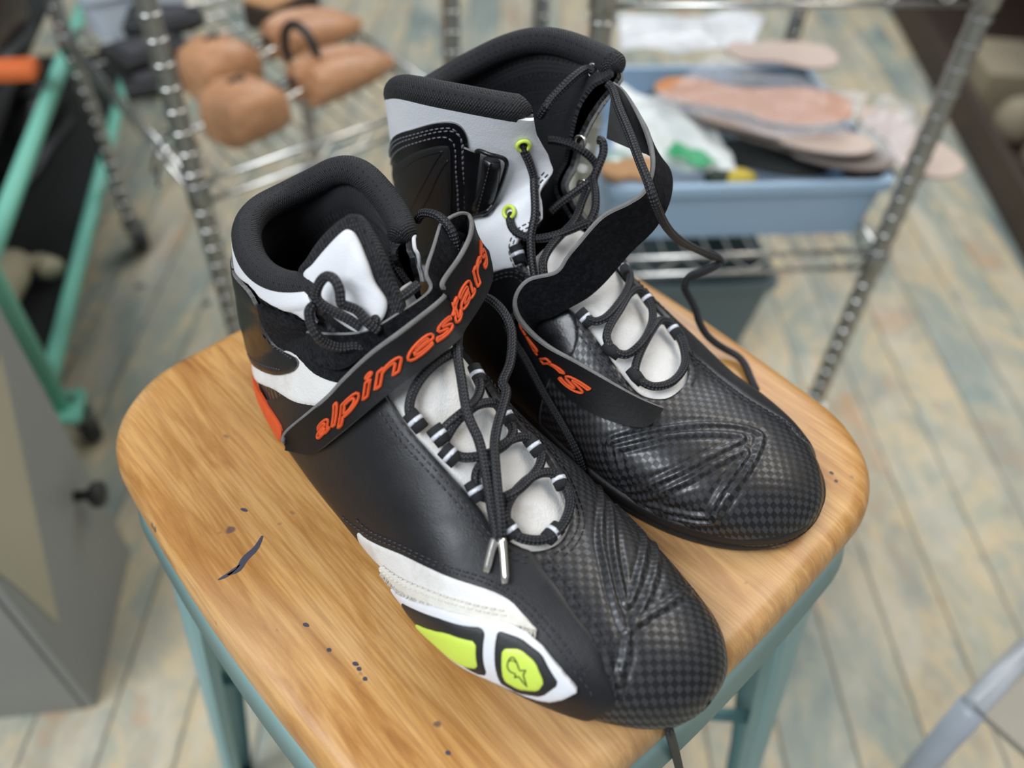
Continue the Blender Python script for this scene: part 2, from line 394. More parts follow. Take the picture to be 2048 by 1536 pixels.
        for fc in faces:
            for a, b in zip(fc, fc[1:]+fc[:1]):
                if (b, a) in ec: del ec[(b, a)]
                else: ec[(a, b)] = 1
        bv = sorted({a for e in ec for a in e}); low = {a: len(top)+i for i, a in enumerate(bv)}
        lowp = np.array([vp[a]+vn[a]*(vo[a]-depth) for a in bv]).reshape(-1, 3)
        ori = np.sign(np.mean([np.dot(np.cross(top[fc[1]]-top[fc[0]], top[fc[2]]-top[fc[0]]), vn[fc[0]]) for fc in faces[:400]]) or 1)
        if flip: ori = -ori
        fm = [0]*len(faces)
        for a, b in ec: faces.append([b, a, low[a], low[b]]); fm.append(1 if edge else 0)
        if ori < 0: faces = [fc[::-1] for fc in faces]
        v = np.vstack([top, lowp]) if len(lowp) else top; uv = list(vu)+[vu[a] for a in bv]
        o = link(name, v, faces, mat, parent, uv, True, [edge] if edge else None, fm)
        try: o.data.set_sharp_from_angle(angle=math.radians(62))
        except Exception: pass
        return o
    def seam(s, mb, pts, off=.0016, dash=.0022, gap=.0012, r=.00038, closed=False, smooth=6, shift=0.):
        """a row of stitches following a line on the surface"""
        Q = cr(s.picks(pts), smooth, closed); E = np.array([s.at(a, b, off) for a, b in Q]); Nn = np.array([s.nrm(a, b) for a, b in Q])
        if shift:
            T = np.gradient(E, axis=0); T /= np.linalg.norm(T, axis=1)[:, None]+1e-12; E = E+np.cross(Nn, T)*shift
        L = np.r_[0, np.cumsum(np.linalg.norm(np.diff(E, axis=0), axis=1))]; x = 0
        while x+dash < L[-1]:
            q = [np.array([np.interp(u, L, E[:, k]) for k in range(3)]) for u in (x, x+dash*.5, x+dash)]
            nn = unit([np.interp(x, L, Nn[:, k]) for k in range(3)]); q[0] = q[0]-nn*r*.8; q[2] = q[2]-nn*r*.8
            mb.tube(np.array(q), r, 5, cap=True); x += dash+gap
    def tubeline(s, mb, pts, r, off=0., smooth=6, closed=False, n=8, flat=1.):
        Q = cr(s.picks(pts), smooth, closed); E = np.array([s.at(a, b, off) for a, b in Q]); mb.tube(E, r, n, closed, flat=flat)
    def sole(s, name, mat, parent, z0=-.0020, z1=.011, out=.0025):
        I = [i for i in range(0, s.NT, 3) if s.loc[i, 0, 2] < .02]; lp, rp = [], []
        for i in I:
            ring = s.loc[i]; low = ring[ring[:, 2] < .03]
            lp.append(low[low[:, 1].argmax()][:2]); rp.append(low[low[:, 1].argmin()][:2])
        C = np.array(lp+rp[::-1]); C = resample(np.vstack([C, C[:1]]), 160)[:-1]
        # drop concave noise: smooth
        for _ in range(6): C = .25*np.roll(C, 1, 0)+.5*C+.25*np.roll(C, -1, 0)
        c = C.mean(0); T = np.roll(C, -1, 0)-np.roll(C, 1, 0); nn = np.stack([T[:, 1], -T[:, 0]], -1); nn /= np.linalg.norm(nn, axis=1)[:, None]
        if np.sum(nn*(C-c)) < 0: nn = -nn
        rings = [(out-.004, z0), (out-.001, z0), (out, z0+.002), (out+.0004, z0+.0045), (out-.0006, z0+.0052), (out+.0002, z0+.006), (out, z1-.002), (out-.001, z1-.0005), (out-.006, z1)]
        v = []; n = len(C)
        for o, z in rings:
            q = C+nn*o; toe = np.clip((q[:, 0]-.22)/.07, 0, 1)
            for k, (x, y) in enumerate(q): v.append(s.O+s.f*x+s.l*y+np.array([0, 0, z+.004*toe[k]**2]))
        f = [(i*n+j, i*n+(j+1) % n, (i+1)*n+(j+1) % n, (i+1)*n+j) for i in range(len(rings)-1) for j in range(n)]
        f.append(tuple(range(n-1, -1, -1))); f.append(tuple((len(rings)-1)*n+j for j in range(n)))
        o = link(name, v, f, mat, parent)
        bm = bmesh.new(); bm.from_mesh(o.data); bmesh.ops.recalc_face_normals(bm, faces=bm.faces); bm.to_mesh(o.data); bm.free(); return o

def sm(x): x = np.clip(x, 0, 1); return x*x*(3-2*x)
def gw(ph, c, w): d = (ph-c+.5) % 1-.5; return np.exp(-(d/w)**2)
# right shoe: collar slouched
SA = FOOT[:-2]+[((.047, 0, 0), (.117, 0, .100), .041, .036, 1.1), ((.018, 0, .000), (.112, 0, .106), .038, .035, 1.3),
           ((-.003, 0, .004), (.109, .004, .109), .038, .034, 1.6), ((-.013, 0, .028), (.107, .006, .112), .037, .034, 1.9), ((-.008, .002, .055), (.105, .006, .114), .036, .034, 2),
           ((.001, .004, .080), (.102, .006, .114), .036, .034, 2), ((.008, .004, .104), (.098, .004, .114), .036, .034, 2)]
def riseA(t, ph):   # medial back hump, lateral dip
    k = sm((t-.80)/.2); return k*(.013*gw(ph, .81, .10)-.010*gw(ph, .27, .12))
A = Shoe((-.122, .345), (.707, -.707), (-.707, -.707), SA, ([.09, .14, .21, .25, .29], [.006, .008, .014, .008, 0]), riseA,
         wl=[.002, .008, .017, .029, .041, .050, .056, .057, .056, .055, .053, .049, .044],
         wm=[.002, .013, .022, .031, .037, .042, .045, .046, .043, .041, .040, .037, .036])
# left shoe: shaft stands open and twisted to its outer side
SB = FOOT+[((.008, 0, .004), (.110, .0, .112), .036, .036, 1.6), ((-.002, 0, .03), (.108, .004, .120), .035, .038, 1.9), ((.002, -.004, .06), (.109, .008, .128), .036, .044, 2),
           ((.008, -.008, .09), (.112, .012, .136), .038, .048, 2), ((.014, -.013, .118), (.117, .016, .143), .039, .050, 2)]
def riseB(t, ph):
    k = sm((t-.80)/.2); return k*(.021*gw(ph, .21, .15)+.004*gw(ph, .40, .08)+.015*gw(ph, .80, .11)+.006*gw(ph, .68, .08))
B = Shoe((-.055, .44), (.682, -.731), (.731, .682), SB, ([.09, .14, .21, .25, .29], [-.006, -.012, -.018, -.010, 0]), riseB,
         wl=[.002, .011, .021, .033, .043, .048, .050, .050, .048, .045],
         wm=[.002, .011, .021, .033, .043, .049, .052, .054, .053, .052, .050, .046, .042])
# ------------------------------------------------------------------ the two shoes
shoeA = thing('motorcycle_shoe', 'front riding shoe, orange lettered strap closed at the ankle, lime windows on its side', 'shoe', A.O+A.f*.14, 'pair of riding shoes on the stool')
shoeB = thing('motorcycle_shoe', 'left riding shoe behind, its strap hanging open and white ankle side with lime eyelets', 'shoe', B.O+B.f*.14, 'pair of riding shoes on the stool')
def UV(t, ph): return ('uv', t, ph)

# ---- throat openings (outline picked along the cut edge of the leather)
THA_L = [(1058, 1102), (1023, 1087), (982, 1052), (958, 1017), (912, 964), (865, 912), (812, 853), (780, 806), (748, 755), (722, 706)]
THA_R = [(912, 671), (935, 695), (964, 736), (994, 788), (1035, 841), (1081, 888), (1117, 941), (1137, 994), (1146, 1035), (1128, 1076), (1099, 1096)]
THB_L = [(1314, 797), (1281, 788), (1252, 759), (1218, 713), (1185, 667), (1147, 624), (1100, 588), (1067, 549), (1045, 530), (1034, 497), (1046, 470), (1085, 438), (1104, 338), (1100, 275)]
THB_R = [(1232, 170), (1204, 215), (1190, 330), (1196, 440), (1247, 526), (1268, 559), (1293, 592), (1327, 626), (1360, 663), (1372, 701), (1381, 738), (1372, 767), (1343, 792)]
pa = A.picks(THA_L); pb = B.picks(THB_L); pbr = B.picks(THB_R)
0 and print('throatA', pa.round(3).tolist()); print('throatA R', A.picks(THA_R).round(3).tolist()); print('throatB', pb.round(3).tolist(), pbr.round(3).tolist())
GA = (.41, .60)      # gap in the collar, right shoe (round the ring)
GB = (.40, .61)
thA = THA_L+[UV(.94, GA[0]), UV(1.06, GA[0]), UV(1.06, GA[1]), UV(.90, GA[1])]+THA_R
thB = THB_L[:-1]+[UV(1.06, GB[1]), UV(1.06, GB[0])]+THB_R[1:]
fthA = A.field(thA); fthB = B.field(thB)

def ridges(S, lines):
    lift = np.zeros((S.NT, S.NP))
    for ln in lines:
        d = S.line_field(ln); lift = np.maximum(lift, .0009*np.exp(-(d/.0011)**2)-.0*d)
    g = np.zeros_like(lift)
    for ln in lines:
        d = S.line_field(ln); g = np.minimum(g, -.0006*np.exp(-((d-.0028)/.0010)**2))
    return lift+g*(lift < .0004)
RA = [[(1199, 973), (1202, 1058), (1216, 1146), (1248, 1257)], [(1219, 1005), (1228, 1087), (1243, 1175), (1256, 1208), (1281, 1146), (1289, 1070), (1280, 1030), (1257, 990)],
      [(1318, 1076), (1314, 1130), (1295, 1195), (1266, 1247)], [(1263, 1257), (1300, 1228), (1339, 1205), (1385, 1180)], [(1258, 1262), (1250, 1316), (1238, 1366)]]
RB = [[(1214, 892), (1231, 879), (1293, 863), (1377, 850), (1460, 850), (1510, 861), (1524, 876), (1506, 922), (1472, 972), (1431, 1038), (1410, 1048), (1356, 1040), (1306, 1024), (1268, 999), (1235, 959), (1214, 892)],
      [(1231, 897), (1335, 873), (1439, 866), (1486, 876), (1418, 913), (1335, 955), (1252, 980), (1239, 938), (1231, 897)], [(1277, 1001), (1377, 959), (1493, 901), (1456, 963), (1418, 1028), (1402, 1033), (1335, 1021), (1277, 1001)]]
upA = A.patch('upper', np.maximum(-fthA, (np.linspace(0, 1, A.NT)-.999)[:, None]), M['carbon'], shoeA, 0, .0022, ridges(A, RA))
upB = B.patch('upper', np.maximum(-fthB, (np.linspace(0, 1, B.NT)-.999)[:, None]), M['carbon'], shoeB, 0, .0022, ridges(B, RB))
upA['label'] = 'black carbon pattern leather upper'; upB['label'] = 'black carbon pattern leather upper'
A.sole('sole', M['sole'], shoeA, out=-.003, z1=.008); B.sole('sole', M['sole'], shoeB, out=.0005, z1=.010)

# ---- side quarters of smooth leather
vampA = [(1058, 1102), (1076, 1128), (1117, 1181), (1152, 1234), (1187, 1281), (1207, 1339), (1225, 1410)]
qA = A.field(THA_L[::-1]+vampA[1:]+[UV(.16, .09), UV(.30, .08), UV(.42, .07), UV(.55, .04), UV(.68, -.05), UV(.8, -.12), UV(1.03, -.12), UV(1.03, GA[0]), UV(.92, GA[0])], 3)
qA = np.maximum(qA, -fthA-.0002)
A.patch('side_quarter', qA, M['black'], shoeA, .0014, .0016, edge=M['greyedge'])['label'] = 'smooth black leather side quarter'
vampB = [(1372, 699), (1418, 738), (1481, 788), (1535, 822), (1568, 842), (1610, 884)]
qB = B.field([UV(.10, .10), UV(.3, .08), UV(.5, .05), UV(.7, -.02), UV(1.03, -.02), UV(1.03, GB[0])]+THB_R[1:9]+vampB, 3)
qB = np.maximum(qB, -fthB-.0002)
B.patch('side_quarter', qB, M['black'], shoeB, .0014, .0016, edge=M['greyedge'])['label'] = 'smooth black leather side quarter'
# glossy black counter on the inner side of the left shoe
fB = B.field([(1100, 592), (1067, 553), (1046, 540), (1020, 534), (983, 545), (930, 560), (880, 540), UV(.74, -.08), UV(.74, .03), UV(.6, .02), UV(.5, -.05), UV(.42, -.09), (1100, 760), (1150, 700), (1150, 634)], 3)
fB = np.maximum(fB, -fthB)
B.patch('heel_counter', fB, M['blackgloss'], shoeB, .0013, .0014, edge=M['greyedge'])['label'] = 'glossy black leather inner heel counter'

# ---- white ankle panels
wA = A.field([UV(1.03, .36), (640, 640), (600, 625), (560, 610), (525, 590), (505, 566), (475, 538), (443, 522), UV(.93, -.10), UV(1.03, -.10), UV(1.03, .1), UV(1.03, .25)], 2)
A.patch('ankle_panel', wA, M['white'], shoeA, .0024, .0012)['label'] = 'white leather strip below the collar'
wA2 = A.field([(590, 700), (640, 735), (700, 755), (720, 790), (690, 815), (657, 811), (598, 802), (547, 773), (513, 739), (495, 700)], 4)
A.patch('ankle_panel', wA2, M['cream'], shoeA, .0024, .0012)['label'] = 'white leather panel behind the strap'
hA = A.field([(445, 527), (475, 540), (500, 570), (521, 602), (536, 652), (562, 690), (604, 716), (604, 735), (577, 747), (530, 739), (500, 703), (475, 661), UV(.80, -.05), UV(.9, -.08)], 3)
hp = A.patch('heel_patch', hA, M['blackgloss'], shoeA, .0038, .002, edge=M['greyedge']); hp['label'] = 'glossy black ankle patch'
fz = A.field([(524, 604), (560, 620), (610, 640), (650, 662), (716, 668), (745, 700), (745, 740), (715, 765), (680, 762), (640, 745), (606, 712), (565, 688), (538, 650)], 3)
A.patch('hook_patch', np.maximum(fz, -fthA-.003), M['fuzz'], shoeA, .0034, .002)['label'] = 'fuzzy black hook and loop patch'
oA = A.field([(474, 680), (490, 703), (503, 737), (528, 785), (562, 838), (572, 866), (556, 884), (528, 850), (500, 800), (480, 745)], 3)
A.patch('heel_emblem', oA, M['orange'], shoeA, .0028, .0014)['label'] = 'orange emblem low on the heel'
wB = B.field([UV(1.03, GB[1]-.0), (1104, 340), (1085, 438), (1046, 470), (1034, 497), (1045, 530), (1018, 536), (983, 546), (930, 560), (860, 560), UV(.76, -.08), UV(.86, -.02), UV(1.03, 0), UV(1.03, -.2)], 2)
wB = np.maximum(wB, -fthB)
B.patch('ankle_panel', wB, M['white'], shoeB, .0020, .0018)['label'] = 'white leather ankle panel'
aB = B.field([UV(.90, -.02), (772, 297), (796, 271), (833, 253), (888, 238), (920, 242), (937, 267), (940, 308), (944, 364), (948, 431), (952, 480), (900, 520), (820, 520), UV(.70, -.06), UV(.74, .0)], 4)
B.patch('ankle_patch', aB, M['blackgloss'], shoeB, .0034, .0016, edge=M['greyedge'])['label'] = 'black double stitched ankle patch'
iB = B.field([(778, 352), (814, 314), (851, 292), (896, 283), (907, 297), (908, 350), (910, 430), (905, 490), (820, 500), (780, 420)], 4)
B.patch('ankle_inlay', iB, M['blackplastic'], shoeB, .0042, .0014)

# ---- white panel and slider on the outer side of the right shoe
wp = A.field([(722, 1062), (740, 1076), (806, 1106), (888, 1147), (970, 1177), (1017, 1200), (1045, 1228), (1067, 1256), (1020, 1240), (970, 1232), (935, 1222), (865, 1196), (806, 1166), (772, 1134), (744, 1104), (724, 1078)], 3)
A.patch('side_panel', wp, M['cream'], shoeA, .0021, .0012)['label'] = 'worn white leather side panel'
fr = A.field([(768, 1128), (806, 1150), (865, 1178), (935, 1204), (985, 1218), (1030, 1226), (1060, 1246), (1075, 1262), (1040, 1252), (985, 1240), (935, 1230), (865, 1204), (806, 1176), (778, 1146)], 3)
A.patch('frayed_edging', fr, M['whitethread'], shoeA, .0030, .0014)['label'] = 'frayed cream edging'
mb = MB()
for k in range(150):   # loose threads of the frayed edge
    u = k/150; p = cr([(775, 1140), (806, 1172), (865, 1203), (935, 1229), (985, 1240), (1040, 1254), (1072, 1262)], 10); q = p[int(u*(len(p)-1))]
    t, ph = A.pick(q[0]+random.uniform(-3, 3), q[1]-2); a = A.at(t, ph, .0028); b = A.at(t-.0015+random.uniform(-.004, .004), ph-random.uniform(.004, .014), .0034)
    mb.tube(np.array([a, (a+b)/2+A.nrm(t, ph)*.0008, b]), .00022, 4)
fray = mb.build('loose_threads', M['whitethread'], bpy.data.objects['frayed_edging']); fray['kind'] = 'stuff'
so = [(812, 1181), (888, 1210), (970, 1234), (1029, 1249), (1087, 1290), (1149, 1362), (1147, 1376), (1105, 1387), (1058, 1375), (982, 1341), (911, 1300), (853, 1248), (812, 1205), (792, 1178), (790, 1166)]
slider = A.patch('toe_slider', A.field(so, 2), M['whiteplastic'], shoeA, .0046, .005); slider['label'] = 'white slider frame with two lime windows'
w1 = [(818, 1192), (888, 1226), (970, 1250), (977, 1258), (984, 1333), (964, 1329), (911, 1293), (865, 1253), (832, 1212)]
w2 = [(1000, 1256), (1046, 1273), (1087, 1303), (1122, 1356), (1090, 1375), (1046, 1367), (1008, 1346)]
l1 = [(847, 1231), (911, 1255), (963, 1274), (969, 1319), (935, 1310), (888, 1272)]; l2 = [(1012, 1288), (1046, 1291), (1076, 1315), (1094, 1350), (1084, 1363), (1046, 1357), (1018, 1340)]
def rc(P, k=.16):
    out = []
    for i in range(len(P)):
        a, b, c = (np.array(P[j % len(P)], float) for j in (i-1, i, i+1)); out += [tuple(b+(a-b)*min(k, 6/np.linalg.norm(a-b))), tuple(b+(c-b)*min(k, 6/np.linalg.norm(c-b)))]
    return out
for w in (w1, w2): A.patch('black_inset', A.field(rc(w), 1), M['blackplastic'], slider, .0052, .0015)
for w in (l1, l2): A.patch('lime_inset', A.field(rc(w), 1), M['lime'], slider, .0060, .0012)
mb = MB()   # small star-with-head emblem on the front lime window
star = [(1031, 1303), (1026, 1309), (1025, 1318), (1031, 1326), (1041, 1331), (1040, 1336), (1046, 1335), (1051, 1339), (1064, 1352), (1057, 1337), (1056, 1332), (1060, 1326), (1049, 1326), (1045, 1318), (1040, 1309), (1036, 1304)]
A.tubeline(mb, star, .00028, .0061, 2, True, 5); A.tubeline(mb, [(1028, 1309), (1034, 1308), (1040, 1312)], .0002, .0061, 3, False, 5)
mb.build('emblem', M['blackplastic'], slider)

# ---- stitching
def stitches(S, par, rows, mat, name='stitching', off=.0018, **k):
    mb = MB()
    for r in rows: S.seam(mb, r[0], off=r[1] if len(r) > 1 else off, shift=r[2] if len(r) > 2 else 0, **k)
    return tag(mb.build(name, mat, par), kind='stuff')
def shiftpx(L, dx, dy): return [(x+dx, y+dy) for x, y in L]
va = vampA[1:]
rowsA = [(THA_L[:8], .0016, s) for s in (.0030, .0055)]+[(THA_R[2:], .0004, .003), (THA_R[2:], .0004, .0055)]+[(va, .0016, s) for s in (.0028, .0056)]+[
    ([(690, 1030), (740, 1067), (806, 1096), (888, 1136), (970, 1166), (1023, 1196), (1070, 1240), (1120, 1300), (1175, 1370), (1185, 1395)], .0017, 0), ([(718, 1036), (745, 1060), (806, 1088), (888, 1128), (970, 1157), (1030, 1188), (1080, 1232), (1130, 1290), (1185, 1362)], .0017, 0),
    ([(535, 660), (565, 696), (602, 722)], .004, .001), ([(510, 703), (535, 728), (577, 738)], .004, 0)]
stitches(A, shoeA, rowsA, M['thread'])
stitches(A, shoeA, [([(770, 1132), (806, 1158), (865, 1186), (935, 1212), (985, 1226), (1030, 1234)], .0032), ([(776, 1126), (806, 1148), (865, 1176), (935, 1203), (985, 1217), (1025, 1226)], .0030)], M['whitethread'], 'side_panel_stitching')
rowsB = [(THB_L[:6], .0004, .003), (THB_L[:6], .0004, .0055), (THB_R[5:12], .0016, .003), (vampB[:], .0016, -.0028), (vampB[:], .0016, -.0056),
         (THB_L[7:13], .0022, .0014), (THB_L[7:13], .0022, .0034), ([(985, 555), (1018, 545), (1045, 550), (1064, 572)], .0016), ([(985, 563), (1018, 553), (1040, 558), (1058, 580)], .0016)]
stitches(B, shoeB, rowsB, M['thread'])
pt = [(775, 308), (798, 281), (835, 262), (888, 248), (913, 250), (927, 270), (930, 310), (934, 364), (938, 431)]
pt2 = [(778, 330), (803, 300), (838, 279), (885, 266), (905, 269), (915, 285), (917, 320), (921, 380), (926, 440)]
stitches(B, shoeB, [(pt, .0037), (shiftpx(pt, 3, 6), .0037), (pt2, .0037)], plain('grey_thread', (.12, .12, .14), .5, 0, 0), 'ankle_patch_stitching')
mb = MB(); B.tubeline(mb, [(790, 380), (815, 335), (850, 305), (893, 292)], .0004, .0041); B.tubeline(mb, [(893, 292), (860, 350), (830, 420)], .0004, .0041); B.tubeline(mb, [(903, 310), (870, 370), (850, 420)], .0004, .0041)
mb.build('engraved_lines', M['blackgloss'], shoeB)

# ---- tongue under the laces
def puff(S, k=.0012):
    x = S.P[..., 0]*130; y = S.P[..., 1]*130; return k*(np.sin(x*1.3+np.sin(y*.9))+np.sin(y*1.7+x*.4))*.5
for S, par, f_, L in ((A, shoeA, fthA, .80), (B, shoeB, fthB, .58)):
    tt = (np.linspace(0, 1, S.NT)[:, None]-L)*S.LT
    S.patch('tongue', np.maximum(f_-.006, tt), M['cream'], par, -.0032, .001, puff(S))['label'] = 'creased white leather tongue'

# ---- padded lining and collar roll
for S, par, f_, G, in ((A, shoeA, fthA, GA), (B, shoeB, fthB, GB)):
    tl = np.linspace(0, 1, S.NT)[:, None]*np.ones((1, S.NP))
    fl = np.maximum(np.maximum(-f_, (.58-tl)*S.LT), (tl-.995)*S.LT)
    o = S.patch('lining', fl, M['knit'], par, -.0065-.0035*sm((tl-.8)/.12)+.004*sm((tl-.95)/.05), -.002, None, True, rnd=0)
    phs = np.linspace(G[1], G[0]+1, 90); pth = []
    for ph in phs:
        p = S.at(1, ph, -.0042); up = unit(S.at(1, ph)-S.at(.97, ph)); pth.append(p+up*.0005)
    mb = MB(); R = np.full(90, .0066); R[0] = R[-1] = .002; R[1] = R[-2] = .0050
    mb.tube(np.array(pth), R, 20, flat=1.0); mb.uv = [(a, b*.041) for a, b in mb.uv]
    mb.build('collar', M['knit'], par)['label'] = 'padded black mesh collar'
# ---- laces, loops, eyelets, straps, buckle
def P3(S, q):
    """(px,py,offset) lies over the shoe's surface; (px,py,'z',h) lies at height h above the seat"""
    if len(q) == 4: return Z(q[0], q[1], SEAT+q[3])
    return S.on(q[0], q[1], q[2])
LR = .0021
def lace(mb, S, pts, r=LR, n=8):
    E = np.array([P3(S, q) for q in pts]); C = cr(E, n)
    for _ in range(3): C[1:-1] = .25*C[:-2]+.5*C[1:-1]+.25*C[2:]
    mb.tube(C, r, 12)
def O(L, off): return [(*p[:2], p[2] if len(p) > 2 else off) if len(p) < 4 else p for p in L]

def seg(S, par, L, off=.0035, name='lace', mat=None):
    mb = MB(); lace(mb, S, O(L, off)); return mb.build(name, mat or M['lace'], par)
# left shoe: crossing cords over the tongue
B_SEG = [[(1240, 535, .002), (1248, 550), (1252, 566), (1246, 588), (1231, 613), (1210, 638), (1189, 647), (1172, 640), (1160, 630, .001)],
         [(1300, 612, .002), (1289, 601), (1268, 586), (1250, 595), (1235, 622), (1218, 651), (1210, 676), (1217, 697), (1228, 708, .001)],
         [(1286, 600, .002), (1295, 620), (1298, 645), (1290, 670), (1272, 697, .005), (1252, 713), (1231, 710), (1214, 692, .001)],
         [(1352, 672, .001), (1339, 657), (1318, 648), (1302, 656, .005), (1289, 680), (1277, 705), (1268, 730), (1266, 747), (1270, 758, .001)],
         [(1340, 660, .001), (1351, 682), (1360, 705), (1363, 733), (1352, 757), (1331, 774), (1302, 778), (1280, 768), (1262, 750, .001)]]
for L in B_SEG: seg(B, shoeB, L, .0030)
A_SEG = [[(836, 850, .001), (822, 828), (824, 794), (841, 759), (866, 732), (892, 716, .004), (915, 700, .001)],
         [(944, 745, .001), (952, 777), (945, 806), (921, 830, .005), (897, 850), (880, 868, .001)],
         [(1005, 835, .001), (982, 814), (950, 815), (925, 832, .0028), (906, 852), (890, 880, .001)],
         [(1004, 836, .001), (1018, 865), (1010, 888), (988, 905), (958, 917, .005), (925, 918), (900, 905, .001)],
         [(1066, 905, .001), (1050, 885), (1023, 882), (994, 899), (967, 922), (951, 947), (950, 970), (955, 990, .001)],
         [(1060, 895, .001), (1074, 914), (1070, 941), (1046, 970), (1017, 994, .005), (985, 1002), (960, 992, .001)],
         [(1118, 975, .001), (1099, 954), (1070, 953), (1041, 971), (1017, 1000), (1008, 1029), (1013, 1056), (1024, 1070, .001)],
         [(1110, 960, .001), (1123, 978), (1133, 1011), (1125, 1046), (1105, 1074), (1076, 1085), (1043, 1081), (1024, 1070), (1012, 1052, .001)]]
for L in A_SEG: seg(A, shoeA, L, .0030)
# long loose ends
seg(A, shoeA, [(885, 600, 'z', .098), (897, 650, .009), (894, 712, .007), (906, 771, .008), (923, 841, .009), (947, 894, .009), (964, 958, .008), (976, 1017, .007), (988, 1068, .006), (987, 1085, .005)])
seg(A, shoeA, [(940, 590, 'z', .085), (969, 594, 'z', .086), (989, 605, 'z', .088), (1010, 628, 'z', .088), (1024, 664, 'z', .085), (1021, 724, 'z', .080), (1005, 765, 'z', .078), (983, 812, .010), (973, 888, .009), (982, 970, .009), (993, 1040, .008), (998, 1080, .006)])
# aglets
for L in ([(988, 1076, .0055), (980, 1108, .0045), (973, 1146, .0035)], [(998, 1076, .006), (1005, 1120, .005), (1011, 1170, .0040)]):
    mb = MB(); E = np.array([P3(A, q) for q in L]); mb.tube(resample(E, 8), [.0018, .0020, .0019, .0018, .0018, .0018, .0018, .0015], 12)
    mb.build('lace_tip', M['silver'], shoeA)['label'] = 'clear and silver lace tip'
# right shoe, cord lying inside the collar
seg(A, shoeA, [(757, 662, 'z', .106), (735, 645, 'z', .110), (716, 622, 'z', .114), (694, 612, 'z', .117), (682, 606, 'z', .119), (679, 580, 'z', .124), (668, 558, 'z', .127), (652, 553, 'z', .126), (638, 568, 'z', .122), (632, 590, 'z', .117), (640, 606, 'z', .114), (665, 622, 'z', .111), (700, 640, 'z', .108), (722, 655, 'z', .106)])
seg(A, shoeA, [(640, 603, 'z', .112), (620, 618, 'z', .113), (620, 640, 'z', .110), (632, 668, 'z', .106), (652, 686, 'z', .101), (682, 695, 'z', .098), (714, 692, 'z', .098), (741, 702, 'z', .096), (756, 716, 'z', .092)])
seg(A, shoeA, [(748, 650, 'z', .108), (757, 622, 'z', .110), (775, 606, 'z', .112), (797, 598, 'z', .113), (818, 584, 'z', .114), (835, 570, 'z', .114)])
seg(A, shoeA, [(812, 452, 'z', .116), (797, 468, 'z', .114), (788, 500, 'z', .110), (790, 525, 'z', .106), (799, 545, 'z', .103), (815, 568, 'z', .100)])
seg(A, shoeA, [(835, 440, 'z', .112), (845, 427, 'z', .117), (866, 428, 'z', .120), (884, 438, 'z', .120), (902, 460, 'z', .117), (910, 484, 'z', .112), (914, 510, 'z', .106)])
# left shoe, cords of the ankle
seg(B, shoeB, [(1046, 280, -.001), (1046, 292, .003), (1055, 312, .004), (1067, 345, .004), (1073, 382, .004), (1071, 431, .005), (1067, 475, .006), (1072, 523, .006), (1079, 562, .006), (1077, 590, .005), (1065, 607, .004), (1049, 623, .004), (1030, 642, .004), (1028, 656, .004), (1043, 685, .004), (1064, 718, .004), (1099, 783, .004), (1134, 841, .004), (1164, 894, .004), (1177, 930, .004)])
seg(B, shoeB, [(1024, 424, -.001), (1025, 437, .003), (1032, 456, .004), (1048, 471, .004), (1074, 480, .004), (1111, 479, .008), (1148, 468, .013), (1176, 450, 'z', .100), (1190, 420, 'z', .104), (1191, 385, 'z', .108), (1187, 360, 'z', .110), (1196, 335, 'z', .115), (1207, 305, 'z', .120), (1205, 283, 'z', .124), (1196, 280, 'z', .124)])
seg(B, shoeB, [(1100, 425, 'z', .092), (1118, 408, 'z', .096), (1148, 386, 'z', .102), (1180, 362, 'z', .108), (1193, 342, 'z', .110), (1190, 325, 'z', .113), (1170, 305, 'z', .118), (1141, 289, 'z', .121), (1111, 281, 'z', .122), (1096, 280, 'z', .122)])
seg(B, shoeB, [(1080, 232, 'z', .132), (1092, 214, 'z', .138), (1104, 197, 'z', .141), (1133, 167, 'z', .147), (1159, 145, 'z', .150), (1176, 137, 'z', .150), (1188, 141, 'z', .150)])
seg(B, shoeB, [(1178, 372, 'z', .104), (1165, 400, 'z', .102), (1150, 440, 'z', .098), (1122, 470, 'z', .096), (1098, 498, 'z', .094), (1086, 525, 'z', .092), (1088, 553, 'z', .088)])
seg(B, shoeB, [(1215, 168, 'z', .150), (1226, 180, 'z', .149), (1237, 215, 'z', .147), (1259, 267, 'z', .144), (1278, 319, 'z', .140), (1296, 364, 'z', .136), (1311, 408, 'z', .128), (1330, 449, 'z', .112), (1354, 476, 'z', .094), (1389, 497, 'z', .074), (1422, 510, 'z', .060), (1440, 519, 'z', .053), (1434, 532, 'z', .050), (1400, 545, 'z', .046), (1376, 555, 'z', .042), (1369, 574, 'z', .037),
              (1376, 590, 'z', .032), (1390, 616, 'z', .026), (1398, 643, 'z', .020), (1412, 668, 'z', .014), (1430, 685, 'z', .009), (1450, 698, 'z', .005), (1475, 712, 'z', .0035), (1490, 730, 'z', .0028), (1501, 756, 'z', .0025), (1512, 780, 'z', .0024)])
